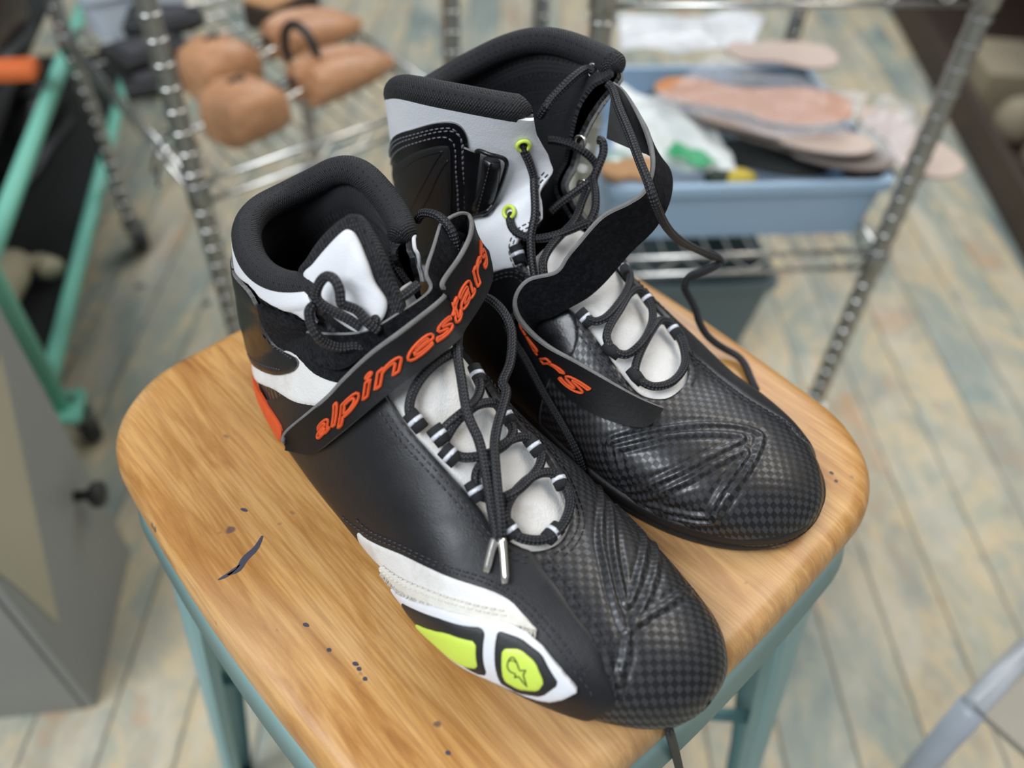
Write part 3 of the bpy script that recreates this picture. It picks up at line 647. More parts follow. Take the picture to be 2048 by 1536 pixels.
# webbing loops with silver tape
def loops(S, par, L):
    for a, b, r in L:
        pa_, pb_ = S.on(*a, .0022), S.on(*b, .0022); c = (pa_+pb_)/2; ax = unit(pb_-pa_); h = np.linalg.norm(pb_-pa_)/2; t, ph = S.pick((a[0]+b[0])/2, (a[1]+b[1])/2); nn = S.nrm(t, ph)
        mb = MB(); mb.tube([c-ax*h, c-ax*h*.98, c, c+ax*h*.98, c+ax*h], [r*.75, r, r*1.03, r, r*.75], 14, up=nn, flat=.85)
        o = mb.build('lace_loop', M['webbing'], par)
        mb = MB(); mb.tube([c-ax*.0009, c+ax*.0009], [r*1.07]*2, 14, up=nn, flat=.87); mb.build('silver_tag', M['reflect'], o)
loops(B, shoeB, [((1236, 526), (1248, 556), .0030), ((1278, 588), (1298, 616), .0032), ((1329, 646), (1352, 680), .0032), ((1158, 624), (1182, 652), .0030), ((1034, 492), (1046, 526), .0034)])
for a, b in (((1206, 690), (1236, 716)), ((1256, 740), (1282, 770))):
    pa_, pb_ = B.on(*a, .002), B.on(*b, .002); mb = MB(); mb.tube([pa_, (pa_+pb_)/2, pb_], [.0026, .0031, .0026], 14); mb.build('lace_loop', M['webbing'], shoeB)
loops(A, shoeA, [((820, 826), (846, 860), .0034), ((866, 856), (890, 888), .0036), ((886, 898), (914, 926), .0036), ((940, 964), (962, 1002), .0034), ((1008, 1048), (1028, 1078), .0034),
                 ((940, 738), (956, 772), .0033), ((996, 820), (1016, 852), .0033), ((1050, 882), (1074, 914), .0035), ((1103, 946), (1120, 982), .0033), ((1090, 1082), (1114, 1058), .0034)])
def ring(S, par, c, nn, R, r, mat, name='eyelet'):
    nn = unit(nn); a = unit(np.cross(nn, [0, 0, 1.])); b = np.cross(nn, a); th = np.linspace(0, 2*math.pi, 33)[:-1]
    mb = MB(); mb.tube(c+R*(np.cos(th)[:, None]*a+np.sin(th)[:, None]*b), r, 8, closed=True); return mb.build(name, mat, par)
for p in ((1045, 282), (1025, 426)):
    t, ph = B.pick(*p); o = ring(B, shoeB, B.at(t, ph, .0034), B.nrm(t, ph), .0029, .0010, M['lime']); o['label'] = 'lime green eyelet'
for (x, y, h, nn) in ((1186, 141, .1495, (-.5, -.75, .2)), (1160, 284, .121, (-.5, -.75, .2)), (1166, 372, .105, (-.5, -.75, .2))):
    ring(B, shoeB, Z(x, y, SEAT+h), nn, .0030, .0008, M['silver'])['label'] = 'silver eyelet inside the ankle'
ring(A, shoeA, Z(812, 451, SEAT+.1155), (-.6, -.6, .3), .0026, .0008, M['silver'])['label'] = 'silver eyelet inside the ankle'

def ribbon(U3, L3, name, mat, par, th=.0016, n=90, m=10, outward=1, bulge=0., arc=False):
    if arc: U = resample(cr(U3, 16), n); L = resample(cr(L3, 16), n)
    else: U = resample2(U3, n); L = resample2(L3, n)
    k = np.linspace(0, 1, m); G = U[:, None]*(1-k)[None, :, None]+L[:, None]*k[None, :, None]
    dt = np.gradient(G, axis=0); dk = np.gradient(G, axis=1); nn = np.cross(dt, dk); nn /= np.linalg.norm(nn, axis=2)[..., None]+1e-12; nn *= outward
    G = G+nn*(bulge*np.sin(k*math.pi))[None, :, None]
    F_ = G+nn*th/2; K = G-nn*th/2; v = np.vstack([F_.reshape(-1, 3), K.reshape(-1, 3)]); N0 = n*m; f = []; fm = []
    for i in range(n-1):
        for j in range(m-1):
            q = (i*m+j, i*m+j+1, (i+1)*m+j+1, (i+1)*m+j); f.append(q); fm.append(0); f.append(tuple(N0+x for x in q[::-1])); fm.append(1)
    rim = [i*m for i in range(n)]+[(n-1)*m+j for j in range(1, m)]+[i*m+m-1 for i in range(n-2, -1, -1)]+[j for j in range(m-2, 0, -1)]
    for a, b in zip(rim, rim[1:]+rim[:1]): f.append((a, b, N0+b, N0+a)); fm.append(2)
    Lg = np.r_[0, np.cumsum(np.linalg.norm(np.diff(G[:, m//2], axis=0), axis=1))]; W = np.linalg.norm(U-L, axis=1).mean()
    uv = [(Lg[i], k[j]*W) for i in range(n) for j in range(m)]*2
    mm = mat if isinstance(mat, (list, tuple)) else (mat, mat, M['greyedge'])
    o = link(name, v, f, mm[0], par, uv, True, list(mm[1:]), fm)
    bm = bmesh.new(); bm.from_mesh(o.data); bmesh.ops.recalc_face_normals(bm, faces=bm.faces); bm.to_mesh(o.data); bm.free()
    o.data.set_sharp_from_angle(angle=math.radians(50))
    return o, G, nn
def resample2(P, n):
    """equal parameter sampling of a smooth curve through P (keeps matched indices matched)"""
    C = cr(P, 12); x = np.linspace(0, len(C)-1, n); return np.stack([np.interp(x, np.arange(len(C)), C[:, k]) for k in range(3)], -1)

AU = [(566, 884, 'z', .028), (589, 860, .0035), (640, 822, .005), (682, 788, .006), (716, 754, .008), (758, 707, .010), (801, 661, .011), (843, 618, .012), (885, 568, 'z', .113), (919, 517, 'z', .115), (940, 475, 'z', .116), (944, 445, 'z', .115)]
AL = [(572, 897, 'z', .022), (592, 902, 'z', .025), (640, 902, .003), (690, 868, .004), (740, 828, .005), (800, 778, .007), (843, 742, .008), (885, 705, .010), (928, 658, 'z', .094), (966, 598, 'z', .096), (982, 552, 'z', .096), (974, 504, 'z', .098)]
AU = np.array([P3(A, q) for q in AU]); AL = np.array([P3(A, q) for q in AL])
strapA, GA_, nA_ = ribbon(AU, AL, 'ankle_strap', (M['strap'], M['fuzz'], M['greyedge']), shoeA, .0024, bulge=.0012, arc=True)
strapA['label'] = 'black ankle strap with orange embroidered lettering'
if np.mean(np.sum(nA_*(CAM-GA_), -1)) < 0: nA_ = -nA_
mb = MB(); mb.tube(cr(AU, 10)+np.array([0, 0, .0006]), .00115, 8); mb.build('felt_edge', M['greyedge'], strapA)
# inner layer of the strap, fuzzy side out
BU = [(640, 668, .006), (691, 668, .006), (742, 659, .006), (788, 629, .007), (826, 590, .008), (852, 544, 'z', .115), (868, 492, 'z', .118), (880, 452, 'z', .118)]
BL = [(648, 722, .005), (700, 735, .005), (750, 700, .006), (802, 655, .008), (842, 614, .009), (880, 566, 'z', .106), (908, 520, 'z', .108), (928, 470, 'z', .109)]
BU = np.array([P3(A, q) for q in BU]); BL = np.array([P3(A, q) for q in BL])
o, _, _ = ribbon(BU, BL, 'strap_lining', M['fuzz'], shoeA, .002); o['label'] = 'fuzzy inner layer of the strap'
mb = MB(); mb.tube(cr(BU, 10), .0009, 8); mb.build('felt_edge', M['greyedge'], o)
# fold joining both layers at the top
FU = np.array([P3(A, q) for q in [(944, 447, 'z', .115), (938, 431, 'z', .116), (922, 427, 'z', .118), (900, 436, 'z', .119), (880, 452, 'z', .118)]]); FL = FU-np.array([0, 0, .016])+np.array([0, .002, 0])
o, _, _ = ribbon(FU, FL, 'strap_fold', M['fuzz'], shoeA, .002, 30); mb = MB(); mb.tube(cr(FU, 10), .001, 8); mb.build('felt_edge', M['greyedge'], o)
# white piped edge of the inner quarter
E = [A.at(1-.0*k, ph, .0012) for ph in np.linspace(.70, .605, 10)]+[A.at(t, .603, .0012) for t in np.linspace(.97, .80, 7)]
mb = MB(); mb.tube(cr(E, 4), .0009, 8); mb.build('piping', M['white'], shoeA)['label'] = 'thin white piping'

SBU = [(1322, 824, .003), (1277, 809, .006), (1227, 780, .009), (1168, 734, .013), (1127, 697, .017), (1097, 659, .020), (1079, 626, .022), (1078, 596, .024), (1090, 572, .024), (1112, 545, 'z', .094), (1135, 515, 'z', .101), (1156, 488, 'z', .108),
       (1204, 434, 'z', .118), (1259, 405, 'z', .124), (1289, 382, 'z', .128), (1304, 345, 'z', .131), (1304, 305, 'z', .134), (1289, 253, 'z', .140), (1252, 190, 'z', .147), (1226, 167, 'z', .150)]
SBL = [(1310, 846, .0025), (1280, 858, .0025), (1210, 836, .003), (1148, 794, .003), (1108, 742, .004), (1084, 692, .005), (1076, 658, .006), (1086, 640, .005), (1112, 632, .005), (1143, 617, .006), (1178, 590, 'z', .079), (1213, 557, 'z', .086),
       (1258, 504, 'z', .094), (1305, 458, 'z', .106), (1332, 412, 'z', .114), (1341, 368, 'z', .119), (1332, 334, 'z', .124), (1300, 312, 'z', .128), (1255, 294, 'z', .130), (1215, 278, 'z', .130)]
SBU = np.array([P3(B, q) for q in SBU]); SBL = np.array([P3(B, q) for q in SBL])
strapB, GB_, nB_ = ribbon(SBU, SBL, 'ankle_strap', (M['strap'], M['fuzz'], M['greyedge']), shoeB, .0026, 160)
strapB['label'] = 'open ankle strap, fuzzy side showing'
ctr = GB_[45]; 
mb = MB(); mb.tube(cr(SBU, 10), .0010, 8); mb.build('felt_edge', M['greyedge'], strapB)
# face 0 must be the smooth side seen at the tab end
if np.mean(np.sum(nB_[5:40]*(CAM-GB_[5:40]), -1)) < 0:
    nB_ = -nB_; strapB.data.materials[0] = M['fuzz']; strapB.data.materials[1] = M['strap']
if len(GA_) and np.mean(np.sum(np.cross(np.gradient(GA_, axis=0), np.gradient(GA_, axis=1))*(CAM-GA_), -1)) < 0:
    strapA.data.materials[0] = M['fuzz']; strapA.data.materials[1] = M['strap']

def outline(text, shear=.3, expand=1.0):
    c = bpy.data.curves.new('t', 'FONT'); c.body = text; c.shear = shear; o = bpy.data.objects.new('t', c); COL.objects.link(o); c.resolution_u = 4; c.space_character = 1.0
    bpy.context.view_layer.update(); dg = bpy.context.evaluated_depsgraph_get(); k = o.evaluated_get(dg).to_curve(dg)
    res = []
    for sp in k.splines:
        bp = sp.bezier_points; n = len(bp); q = []
        for i in range(n):
            a, b = bp[i], bp[(i+1) % n]
            for s_ in range(4):
                t = s_/4; q.append([(1-t)**3*a.co[j]+3*(1-t)**2*t*a.handle_right[j]+3*(1-t)*t*t*b.handle_left[j]+t**3*b.co[j] for j in (0, 1)])
        res.append(np.array(q))
    o.to_curve_clear() if False else None
    bpy.data.objects.remove(o); return res
def embroider(G, nn, text, i0, i1, k0, k1, mat, par, r=.00062, off=.0016, wob=.0):
    """lettering sewn on a ribbon: runs from column i0 to i1, its feet at k0 and heads at k1 across the width"""
    T = outline(text); X = np.concatenate(T); x0, x1 = X[:, 0].min(), X[:, 0].max(); y1 = X[:, 1].max(); y0 = X[:, 1].min(); m = G.shape[1]; mb = MB()
    for c in T:
        c = c[::1]; P = []
        for x, y in c:
            a = i0+(i1-i0)*(x-x0)/(x1-x0); b = (k0+(k1-k0)*(y-y0)/(y1-y0))*(m-1); i = int(min(max(a, 0), len(G)-2)); j = int(min(max(b, 0), m-2)); u, v = a-i, b-j
            def g(A_): return (A_[i, j]*(1-v)+A_[i, j+1]*v)*(1-u)+(A_[i+1, j]*(1-v)+A_[i+1, j+1]*v)*u
            P.append(g(G)+g(nn)*off)
        mb.tube(np.array(P), r, 6, closed=True)
    o = mb.build('embroidered_lettering', mat, par); o['label'] = 'orange embroidered lettering'; return o
embroider(GA_, nA_, 'alpinestars', 19, 87, .86, .28, M['orange'], strapA, r=.00075)
embroider(GB_, nB_, 'alpinestars', 104, 21, .86, .22, M['orange'], strapB, r=.0007, off=.0018)

# buckle on the left shoe
pts = [(957, 292, .0045), (985, 288, .0075), (1012, 302, .0065), (1010, 330, .006), (1000, 395, .006), (988, 436, .0055), (966, 438, .0055), (949, 428, .0040), (948, 400, .0035), (952, 340, .0035)]
E = np.array([P3(B, q) for q in pts]); mb = MB(); mb.tube(cr(E, 6, True), .0011, 8, closed=True); bk = mb.build('buckle', M['blackgloss'], shoeB); bk['label'] = 'black wire buckle'
E = np.array([P3(B, q) for q in [(988, 303, .006), (984, 345, .0065), (979, 390, .0065), (974, 424, .006)]]); t, ph = B.pick(980, 365); nn = B.nrm(t, ph)
mb = MB(); C = resample(cr(E, 6), 10); mb.tube(C, [.0042]+[.0047]*8+[.0042], 16, up=nn, flat=.55); mb.build('leather_fold', M['blackgloss'], bk)
sd = unit(np.cross(nn, C[-1]-C[0])); mb = MB()
for k in range(14): c = C[0]+(C[-1]-C[0])*(k+.5)/14+nn*.0028; mb.tube([c-unit(C[-1]-C[0])*.0007, c+unit(C[-1]-C[0])*.0007], .0003, 5)
mb.build('fold_stitching', M['thread'], bk)
E = np.array([P3(B, q) for q in [(936, 290, .004), (950, 292, .0045), (962, 296, .005)]]); 
U_ = np.array([P3(B, q) for q in [(934, 283, .0045), (950, 288, .005), (966, 292, .005)]]); L_ = np.array([P3(B, q) for q in [(944, 440, .0045), (952, 440, .005), (962, 438, .005)]])
ribbon(U_, L_, 'buckle_tab', M['blackgloss'], shoeB, .0012, 8, 8)
# tongue of the right shoe standing inside the collar
TF = [(606, 552, .112), (625, 528, .119), (650, 498, .127), (680, 467, .135), (697, 459, .137), (712, 474, .135), (733, 524, .128), (748, 565, .121), (771, 602, .115), (768, 632, .110), (752, 652, .106), (720, 668, .102), (672, 640, .102), (632, 600, .106)]
def slab(pts, name, mat, par, th, grow=0., puffk=.003, lower=0.):
    C = np.array([Z(x, y, SEAT+h) for x, y, h in pts]); C = cr(C, 5, True); c = C.mean(0); nn = np.linalg.svd(C-c)[2][2]; nn = nn if nn@(CAM-c) > 0 else -nn
    rings = []
    for s_, h_ in ((0, 1), (.35, .97), (.65, .88), (.85, .65), (.95, .36), (1.0, 0), (.97, -.6), (.8, -1), (0, -1)):
        R_ = c+(C-c)*(s_ if s_ else 1e-3); d = unit_rows(C-c); R_ = R_+d*grow*(s_ > .5); hh = h_*puffk if h_ >= 0 else h_*th
        rings.append(R_+nn*(hh-lower))
    n = len(C); v = np.vstack(rings); f = [(i*n+j, i*n+(j+1) % n, (i+1)*n+(j+1) % n, (i+1)*n+j) for i in range(len(rings)-1) for j in range(n)]
    o = link(name, v, f, mat, par, [(p[0], p[1]) for p in v]); bm = bmesh.new(); bm.from_mesh(o.data); bmesh.ops.recalc_face_normals(bm, faces=bm.faces); bm.to_mesh(o.data); bm.free(); return o
def unit_rows(A_): return A_/(np.linalg.norm(A_, axis=1)[:, None]+1e-12)
tg = slab(TF, 'tongue', M['white'], shoeA, .003); tg['label'] = 'white leather face of the tongue inside the collar'
slab(TF, 'tongue_padding', M['knit'], tg, .006, .0058, .0015, .0035)
# ------------------------------------------------------------------ room and furniture
def wood_seat():
    m, nt, b = newmat('varnished_wood', .33, (.6, .33, .12)); v = coords(nt, 'Object', (1, 1, 1), (0, 0, math.radians(46)))
    mp = N(nt, 'ShaderNodeMapping'); mp.inputs['Scale'].default_value = (3.0, 26, 8); nt.links.new(v, mp.inputs[0])
    n1 = noise(nt, mp.outputs[0], 3.2, 6, .62, .9); mp2 = N(nt, 'ShaderNodeMapping'); mp2.inputs['Scale'].default_value = (10, 260, 60); nt.links.new(v, mp2.inputs[0]); n2 = noise(nt, mp2.outputs[0], 3, 4, .6)
    c = ramp(nt, n1, [(.28, (.27, .105, .022)), (.40, (.44, .205, .052)), (.52, (.58, .31, .098)), (.70, (.66, .38, .145))])
    c = mix(nt, ramp(nt, n2, [(.35, .55), (.6, 0.)]), c, (.33, .14, .04))
    st = noise(nt, v, 17, 5, .65); c = mix(nt, ramp(nt, st, [(.66, 0.), (.76, .55)]), c, (.16, .12, .11))
    sp = noise(nt, v, 75, 2, .5); c = mix(nt, ramp(nt, sp, [(.72, 0.), (.76, .8)]), c, (.09, .06, .06))
    pale = noise(nt, v, 7, 3, .5); c = mix(nt, ramp(nt, pale, [(.5, 0.), (.7, .30)]), c, (.74, .52, .32))
    nt.links.new(c, b.inputs['Base Color']); bump(nt, b, n2, .25, .0006)
    nt.links.new(ramp(nt, n1, [(.3, .28), (.7, .42)]), b.inputs['Roughness']); return m
M['seat'] = wood_seat()
M['ink'] = plain('dark_ink_stain', (.05, .05, .075), .6, 0, 0)
M['teal'] = plain('teal_enamel', (.235, .43, .44), .38, 0, .12, 90, .12)
M['chrome'] = plain('chrome_wire', (.62, .61, .58), .28, 1, .1, 300, .2)
M['steel'] = plain('steel_post', (.36, .355, .34), .28, .9, .1, 300, .2)
M['mint'] = plain('mint_enamel', (.20, .55, .42), .4, 0, .1, 60, .15)
M['bin'] = plain('pale_blue_plastic', (.33, .46, .60), .42, 0, .05, 200, .06)
M['darkbin'] = plain('grey_green_plastic', (.16, .21, .22), .5, 0, .05, 200, .1)
M['grey'] = plain('grey_paint', (.27, .27, .25), .6, 0, .1, 60, .12)
M['rubber'] = plain('black_rubber_castor', (.02, .02, .02), .5, 0, .3, 300)

# floor: worn painted boards
m, nt, b = newmat('worn_painted_boards', .55); v = coords(nt, 'Object', (1, 1, 1), (0, 0, math.radians(-2))); x, y, _ = sep(nt, v)
bw = .082; bi = mathn(nt, 'FLOOR', mathn(nt, 'DIVIDE', x, bw)); fr = mathn(nt, 'FRACT', mathn(nt, 'DIVIDE', x, bw))
comb = N(nt, 'ShaderNodeCombineXYZ'); nt.links.new(mathn(nt, 'MULTIPLY_ADD', bi, .9, mathn(nt, 'MULTIPLY', x, 2.4)), comb.inputs[0]); nt.links.new(mathn(nt, 'MULTIPLY', y, 1.5), comb.inputs[1]); nt.links.new(mathn(nt, 'MULTIPLY', bi, .35), comb.inputs[2])
n1 = noise(nt, comb.outputs[0], 2.3, 7, .68, .7); n2 = noise(nt, v, 26, 6, .7, .4)
wn = N(nt, 'ShaderNodeTexWhiteNoise', noise_dimensions='1D'); nt.links.new(bi, wn.inputs['W'])
base = ramp(nt, mathn(nt, 'ADD', mathn(nt, 'MULTIPLY', n1, .88), mathn(nt, 'MULTIPLY', wn.outputs[0], .12)), [(.32, (.19, .24, .225)), (.41, (.29, .33, .29)), (.48, (.42, .41, .31)), (.53, (.60, .48, .30)), (.58, (.42, .40, .31)), (.63, (.50, .32, .18)), (.70, (.62, .56, .46))])
mp = N(nt, 'ShaderNodeMapping'); mp.inputs['Scale'].default_value = (7, 2.4, 1); nt.links.new(v, mp.inputs[0]); n3 = noise(nt, mp.outputs[0], 2.0, 6, .68, .5)
base = mix(nt, ramp(nt, n3, [(.50, 0.), (.62, .6)]), base, (.60, .55, .44)); base = mix(nt, ramp(nt, n2, [(.57, 0.), (.68, .45)]), base, (.36, .26, .17))
mp4 = N(nt, 'ShaderNodeMapping'); mp4.inputs['Scale'].default_value = (8, 3.0, 1); nt.links.new(v, mp4.inputs[0]); n4 = noise(nt, mp4.outputs[0], 1.0, 5, .62, .4); base = mix(nt, ramp(nt, n4, [(.50, 0.), (.60, .5)]), base, (.235, .28, .265))
gap = ramp(nt, mathn(nt, 'ABSOLUTE', mathn(nt, 'SUBTRACT', fr, .5)), [(.468, 0.), (.488, .75)]); base = mix(nt, gap, base, (.10, .09, .07))
kn = N(nt, 'ShaderNodeTexVoronoi'); kn.inputs['Scale'].default_value = 7; nt.links.new(v, kn.inputs['Vector']); base = mix(nt, ramp(nt, kn.outputs['Distance'], [(.05, .85), (.07, 0.)]), base, (.04, .04, .05))
nt.links.new(base, b.inputs['Base Color']); bump(nt, b, mathn(nt, 'SUBTRACT', n2, gap), .3, .002)
fl = MB().box((0, 1.0, -.01), (2.2, 2.4, .01)).build('floor', m, None, False); fl['kind'] = 'structure'
wm_ = plain('workshop_wall', (.30, .31, .31), .8, 0, .2, 30)
w = MB().box((0, 3.42, 1.25), (2.2, .02, 1.25)).build('wall_back', wm_, None, False); w['kind'] = 'structure'
w = MB().box((2.22, 1.0, 1.25), (.02, 2.4, 1.25)).build('wall_right', wm_, None, False); w['kind'] = 'structure'

w = MB().box((-2.22, 1.0, 1.25), (.02, 2.4, 1.25)).build('wall_left', wm_, None, False); w['kind'] = 'structure'

# ---- stool
sc_ = np.array([-.009, .286]); yw = math.radians(43.5); ex = np.array([math.cos(yw), math.sin(yw)]); ey = np.array([-ex[1], ex[0]])
def rsq(h, R, n=10, bow=.004):
    out = []
    for k in range(4):
        for j in range(n):
            a = k*math.pi/2+j/(n-1)*math.pi/2; s1, s2 = ((1, 1), (-1, 1), (-1, -1), (1, -1))[k]; out.append((s1*(h-R)+R*math.cos(a), s2*(h-R)+R*math.sin(a)))
    P = np.array(out); P = resample(np.vstack([P, P[:1]]), 161)[:-1]; r = np.abs(P).max(1); o = np.abs(P).min(1)
    P = P*(1+bow/h*np.cos(np.clip(o/(h-R), 0, 1)*math.pi/2))[:, None]; return P
def seat_ring(h, z, R=.060): return [(*(sc_+p[0]*ex+p[1]*ey), z) for p in rsq(h, R*h/.157)]
stool = thing('metal_stool', 'teal metal stool with square rounded honey coloured wooden seat carrying the shoes', 'stool', (*sc_, 0))
H_ = .1585; rings = [(H_-.02, SEAT-.026), (H_-.004, SEAT-.026), (H_, SEAT-.022), (H_+.001, SEAT-.014), (H_, SEAT-.007), (H_-.003, SEAT-.0022), (H_-.008, SEAT-.0002), (H_-.014, SEAT), (.001, SEAT)]
v_ = []; f = []
for h, z in rings: v_ += seat_ring(max(h, .002), z)
n = 160; f = [(i*n+j, i*n+(j+1) % n, (i+1)*n+(j+1) % n, (i+1)*n+j) for i in range(len(rings)-1) for j in range(n)]+[tuple(range(n-1, -1, -1)), tuple((len(rings)-1)*n+j for j in range(n))]
o = link('seat', v_, f, M['seat'], stool); bm = bmesh.new(); bm.from_mesh(o.data); bmesh.ops.recalc_face_normals(bm, faces=bm.faces); bm.to_mesh(o.data); bm.free(); o['label'] = 'worn varnished wooden seat'
seat_ob = o
mb = MB()   # ink marks on the seat
def flatmark(P, wd, z=SEAT+.0002):
    E = cr([Z(x, y, SEAT)[:2] for x, y in P], 6); T = np.gradient(E, axis=0); T /= np.linalg.norm(T, axis=1)[:, None]; nn = np.stack([-T[:, 1], T[:, 0]], -1); k = np.sin(np.linspace(.25, math.pi-.15, len(E)))[:, None]
    A_ = E+nn*wd*k; B_ = E-nn*wd*k; m_ = len(E); v = [(*p, z) for p in A_]+[(*p, z) for p in B_]; mb.add(v, [(i, i+1, m_+i+1, m_+i) for i in range(m_-1)])
flatmark([(525, 1072), (512, 1096), (490, 1118), (476, 1140), (455, 1150)], .0016); flatmark([(480, 1130), (455, 1150), (436, 1160)], .0009)
for x, y, r in ((488, 1020, 7), (711, 1328, 6), (718, 1338, 4), (730, 1358, 4), (658, 1300, 4), (612, 1250, 6), (896, 1506, 5), (565, 760, 4), (640, 905, 4), (1663, 946, 4), (1672, 962, 3)):
    flatmark([(x-r, y-2), (x, y), (x+r, y+3)], .0009)
mb.build('ink_mark', M['ink'], stool)['kind'] = 'stuff'
# skirt under the seat
mb = MB(); R0 = seat_ring(H_-.006, SEAT-.027); R1 = seat_ring(H_+.003, SEAT-.060); R2 = seat_ring(H_+.0005, SEAT-.060); R3 = seat_ring(H_-.0085, SEAT-.027)
mb.add(R0+R1+R2+R3, [(a*n+j, a*n+(j+1) % n, b_*n+(j+1) % n, b_*n+j) for a, b_ in ((0, 1), (1, 2), (2, 3), (3, 0)) for j in range(n)]); mb.build('seat_skirt', M['teal'], stool)
feet = []
for s1, s2 in ((1, 1), (-1, 1), (-1, -1), (1, -1)):
    top = H_-.008; bot = H_+.034
    def pt3(a, b_, z): q = sc_+a*ex+b_*ey; return (q[0], q[1], z)
    V = []; zt, zb = SEAT-.030, .006
    prof = [(0, .075), (.3, .054), (.7, .036), (1, .028)]
    mb = MB(); th = .0016
    secs = []
    for u, wd in prof:
        z = zt+(zb-zt)*u; e = top+(bot-top)*u; rr = min(.050*(1-u)+.014*u, wd*.8)
        # L section: flange along x, rounded corner, flange along y, with rolled lips
        L = [(e-wd-.0, e-.010), (e-wd-.002, e-.003), (e-wd+.002, e)]+[(e-rr+rr*math.cos(q_), e-rr+rr*math.sin(q_)) for q_ in np.linspace(math.pi/2, 0, 7)]+[(e, e-wd+.002), (e-.003, e-wd-.002), (e-.010, e-wd)]
        Li = [(a-th*1.2 if a > e-wd+.003 else a, b_-th*1.2 if b_ > e-wd+.003 else b_) for a, b_ in L]
        secs.append([pt3(s1*a, s2*b_, z) for a, b_ in L]+[pt3(s1*a, s2*b_, z) for a, b_ in Li[::-1]])
    k = len(secs[0])
    for s_ in secs: V += s_
    f = [(i*k+j, i*k+(j+1) % k, (i+1)*k+(j+1) % k, (i+1)*k+j) for i in range(len(secs)-1) for j in range(k)]+[tuple(range(k-1, -1, -1)), tuple((len(secs)-1)*k+j for j in range(k))]
    o = link('leg', V, f, M['teal'], stool, smooth=False); bm = bmesh.new(); bm.from_mesh(o.data); bmesh.ops.recalc_face_normals(bm, faces=bm.faces); bm.to_mesh(o.data); bm.free()
    c = pt3(s1*(bot-.012), s2*(bot-.012), .004); MB().lathe([(.012, -.004), (.015, -.003), (.015, .004), (.010, .006)], c).build('rubber_foot', M['rubber'], o)
    feet.append(pt3(s1*(H_+.006), s2*(H_+.006), .26))
for a, b_ in ((0, 2), (1, 3)):
    p, q = np.array(feet[a]), np.array(feet[b_]); q = q+[0, 0, .0]; mb = MB(); mb.tube([p, (p+q)/2+[0, 0, .004*(1 if a else -1)], q], .0055, 12); mb.build('cross_brace', M['teal'], stool)

# ---- wire racks
def post(par, xy, z1, z0=.06, name='post'):
    mb = MB(); pr = [(.0112, z0)]; z = z0+.01
    while z < z1-.01: pr += [(.0112, z), (.0126, z+.0015), (.0126, z+.0035), (.0112, z+.005)]; z += .0254
    pr += [(.0112, z1)]; mb.lathe(pr, (xy[0], xy[1], 0), n=20); o = mb.build(name, M['steel'], par, sharp=30)
    return o
def castor(par, xy, ang):
    x, y = xy; mb = MB(); d = np.array([math.cos(ang), math.sin(ang), 0]); c = np.array([x, y, .026])+d*.012
    side = np.array([-d[1], d[0], 0]); mb.lathe([(.008, -.011), (.022, -.011), (.026, -.007), (.026, .007), (.022, .011), (.008, .011)], c, side, 24); o = mb.build('castor', M['rubber'], par)
    mb = MB(); mb.box(np.array([x, y, .050])+d*.006, (.018, .016, .004), [d, side, np.array([0, 0, 1.])]); mb.box(c+side*.0135+[0, 0, .012], (.010, .0015, .017), [d, side, np.array([0, 0, 1.])]); mb.box(c-side*.0135+[0, 0, .012], (.010, .0015, .017), [d, side, np.array([0, 0, 1.])]); mb.tube([(x, y, .05), (x, y, .075)], .006, 12)
    mb.build('castor_fork', M['steel'], o, False)
def rack_tray(par, C, z, gap=.027, step=.026, drop=.026):
    """C: corners front-left, front-right, back-right, back-left"""
    C = [np.array([*c, z]) for c in C]; mb = MB(); dn = np.array([0, 0, -drop])
    for i in range(4):
        a, b_ = C[i], C[(i+1) % 4]; d = unit(b_-a); a2, b2 = a+d*.012, b_-d*.012
        mb.tube([a2, b2], .0030, 8); mb.tube([a2+dn, b2+dn], .0030, 8)
        L = np.linalg.norm(b2-a2); k = max(2, int(L/.052)); zz = []
        for j in range(2*k+1): zz.append(a2+d*L*j/(2*k)+(dn if j % 2 else 0)); 
        mb.tube(np.array(zz), .0019, 6)
    tr = mb.build('tray_rim', M['chrome'], par)
    mb = MB(); W = np.linalg.norm(C[1]-C[0]); k = int(W/step); up = np.array([0, 0, .0028])
    for j in range(1, k): u = j/k; mb.tube([C[0]*(1-u)+C[1]*u+up, C[3]*(1-u)+C[2]*u+up], .0015, 6)
    for u in (.25, .5, .75): mb.tube([C[0]*(1-u)+C[3]*u, C[1]*(1-u)+C[2]*u], .0026, 8)
    mb.build('tray_wires', M['chrome'], par)
    for c in C: MB().lathe([(.0115, -.030), (.0142, -.028), (.0135, .002), (.0115, .004)], c, n=18).build('collar', M['steel'], par)
def rack(name, label, C, zs, posts, ztop):
    t = thing(name, label, 'shelf', (np.mean([c[0] for c in C]), np.mean([c[1] for c in C]), 0))
    for i in posts: post(t, C[i], ztop); castor(t, C[i], 2.4+i)
    for z in zs: rack_tray(t, C, z)
    return t
CL = [(-.376, .820), (-.099, 1.057), (-.408, 1.437), (-.685, 1.200)]
CR = [(.068, .789), (.442, .838), (.390, 1.235), (.016, 1.186)]
ZL, ZR, ZU = .386, .326, .645
rackL = rack('wire_rack', 'chrome wire rack at the back left holding wooden shoe trees', CL, (ZL, .72), (0, 1, 2, 3), 1.0)
rackR = rack('wire_rack', 'chrome wire rack at the back right holding the pale blue bin of insoles', CR, (ZR, ZU), (0, 1, 2, 3), .86)

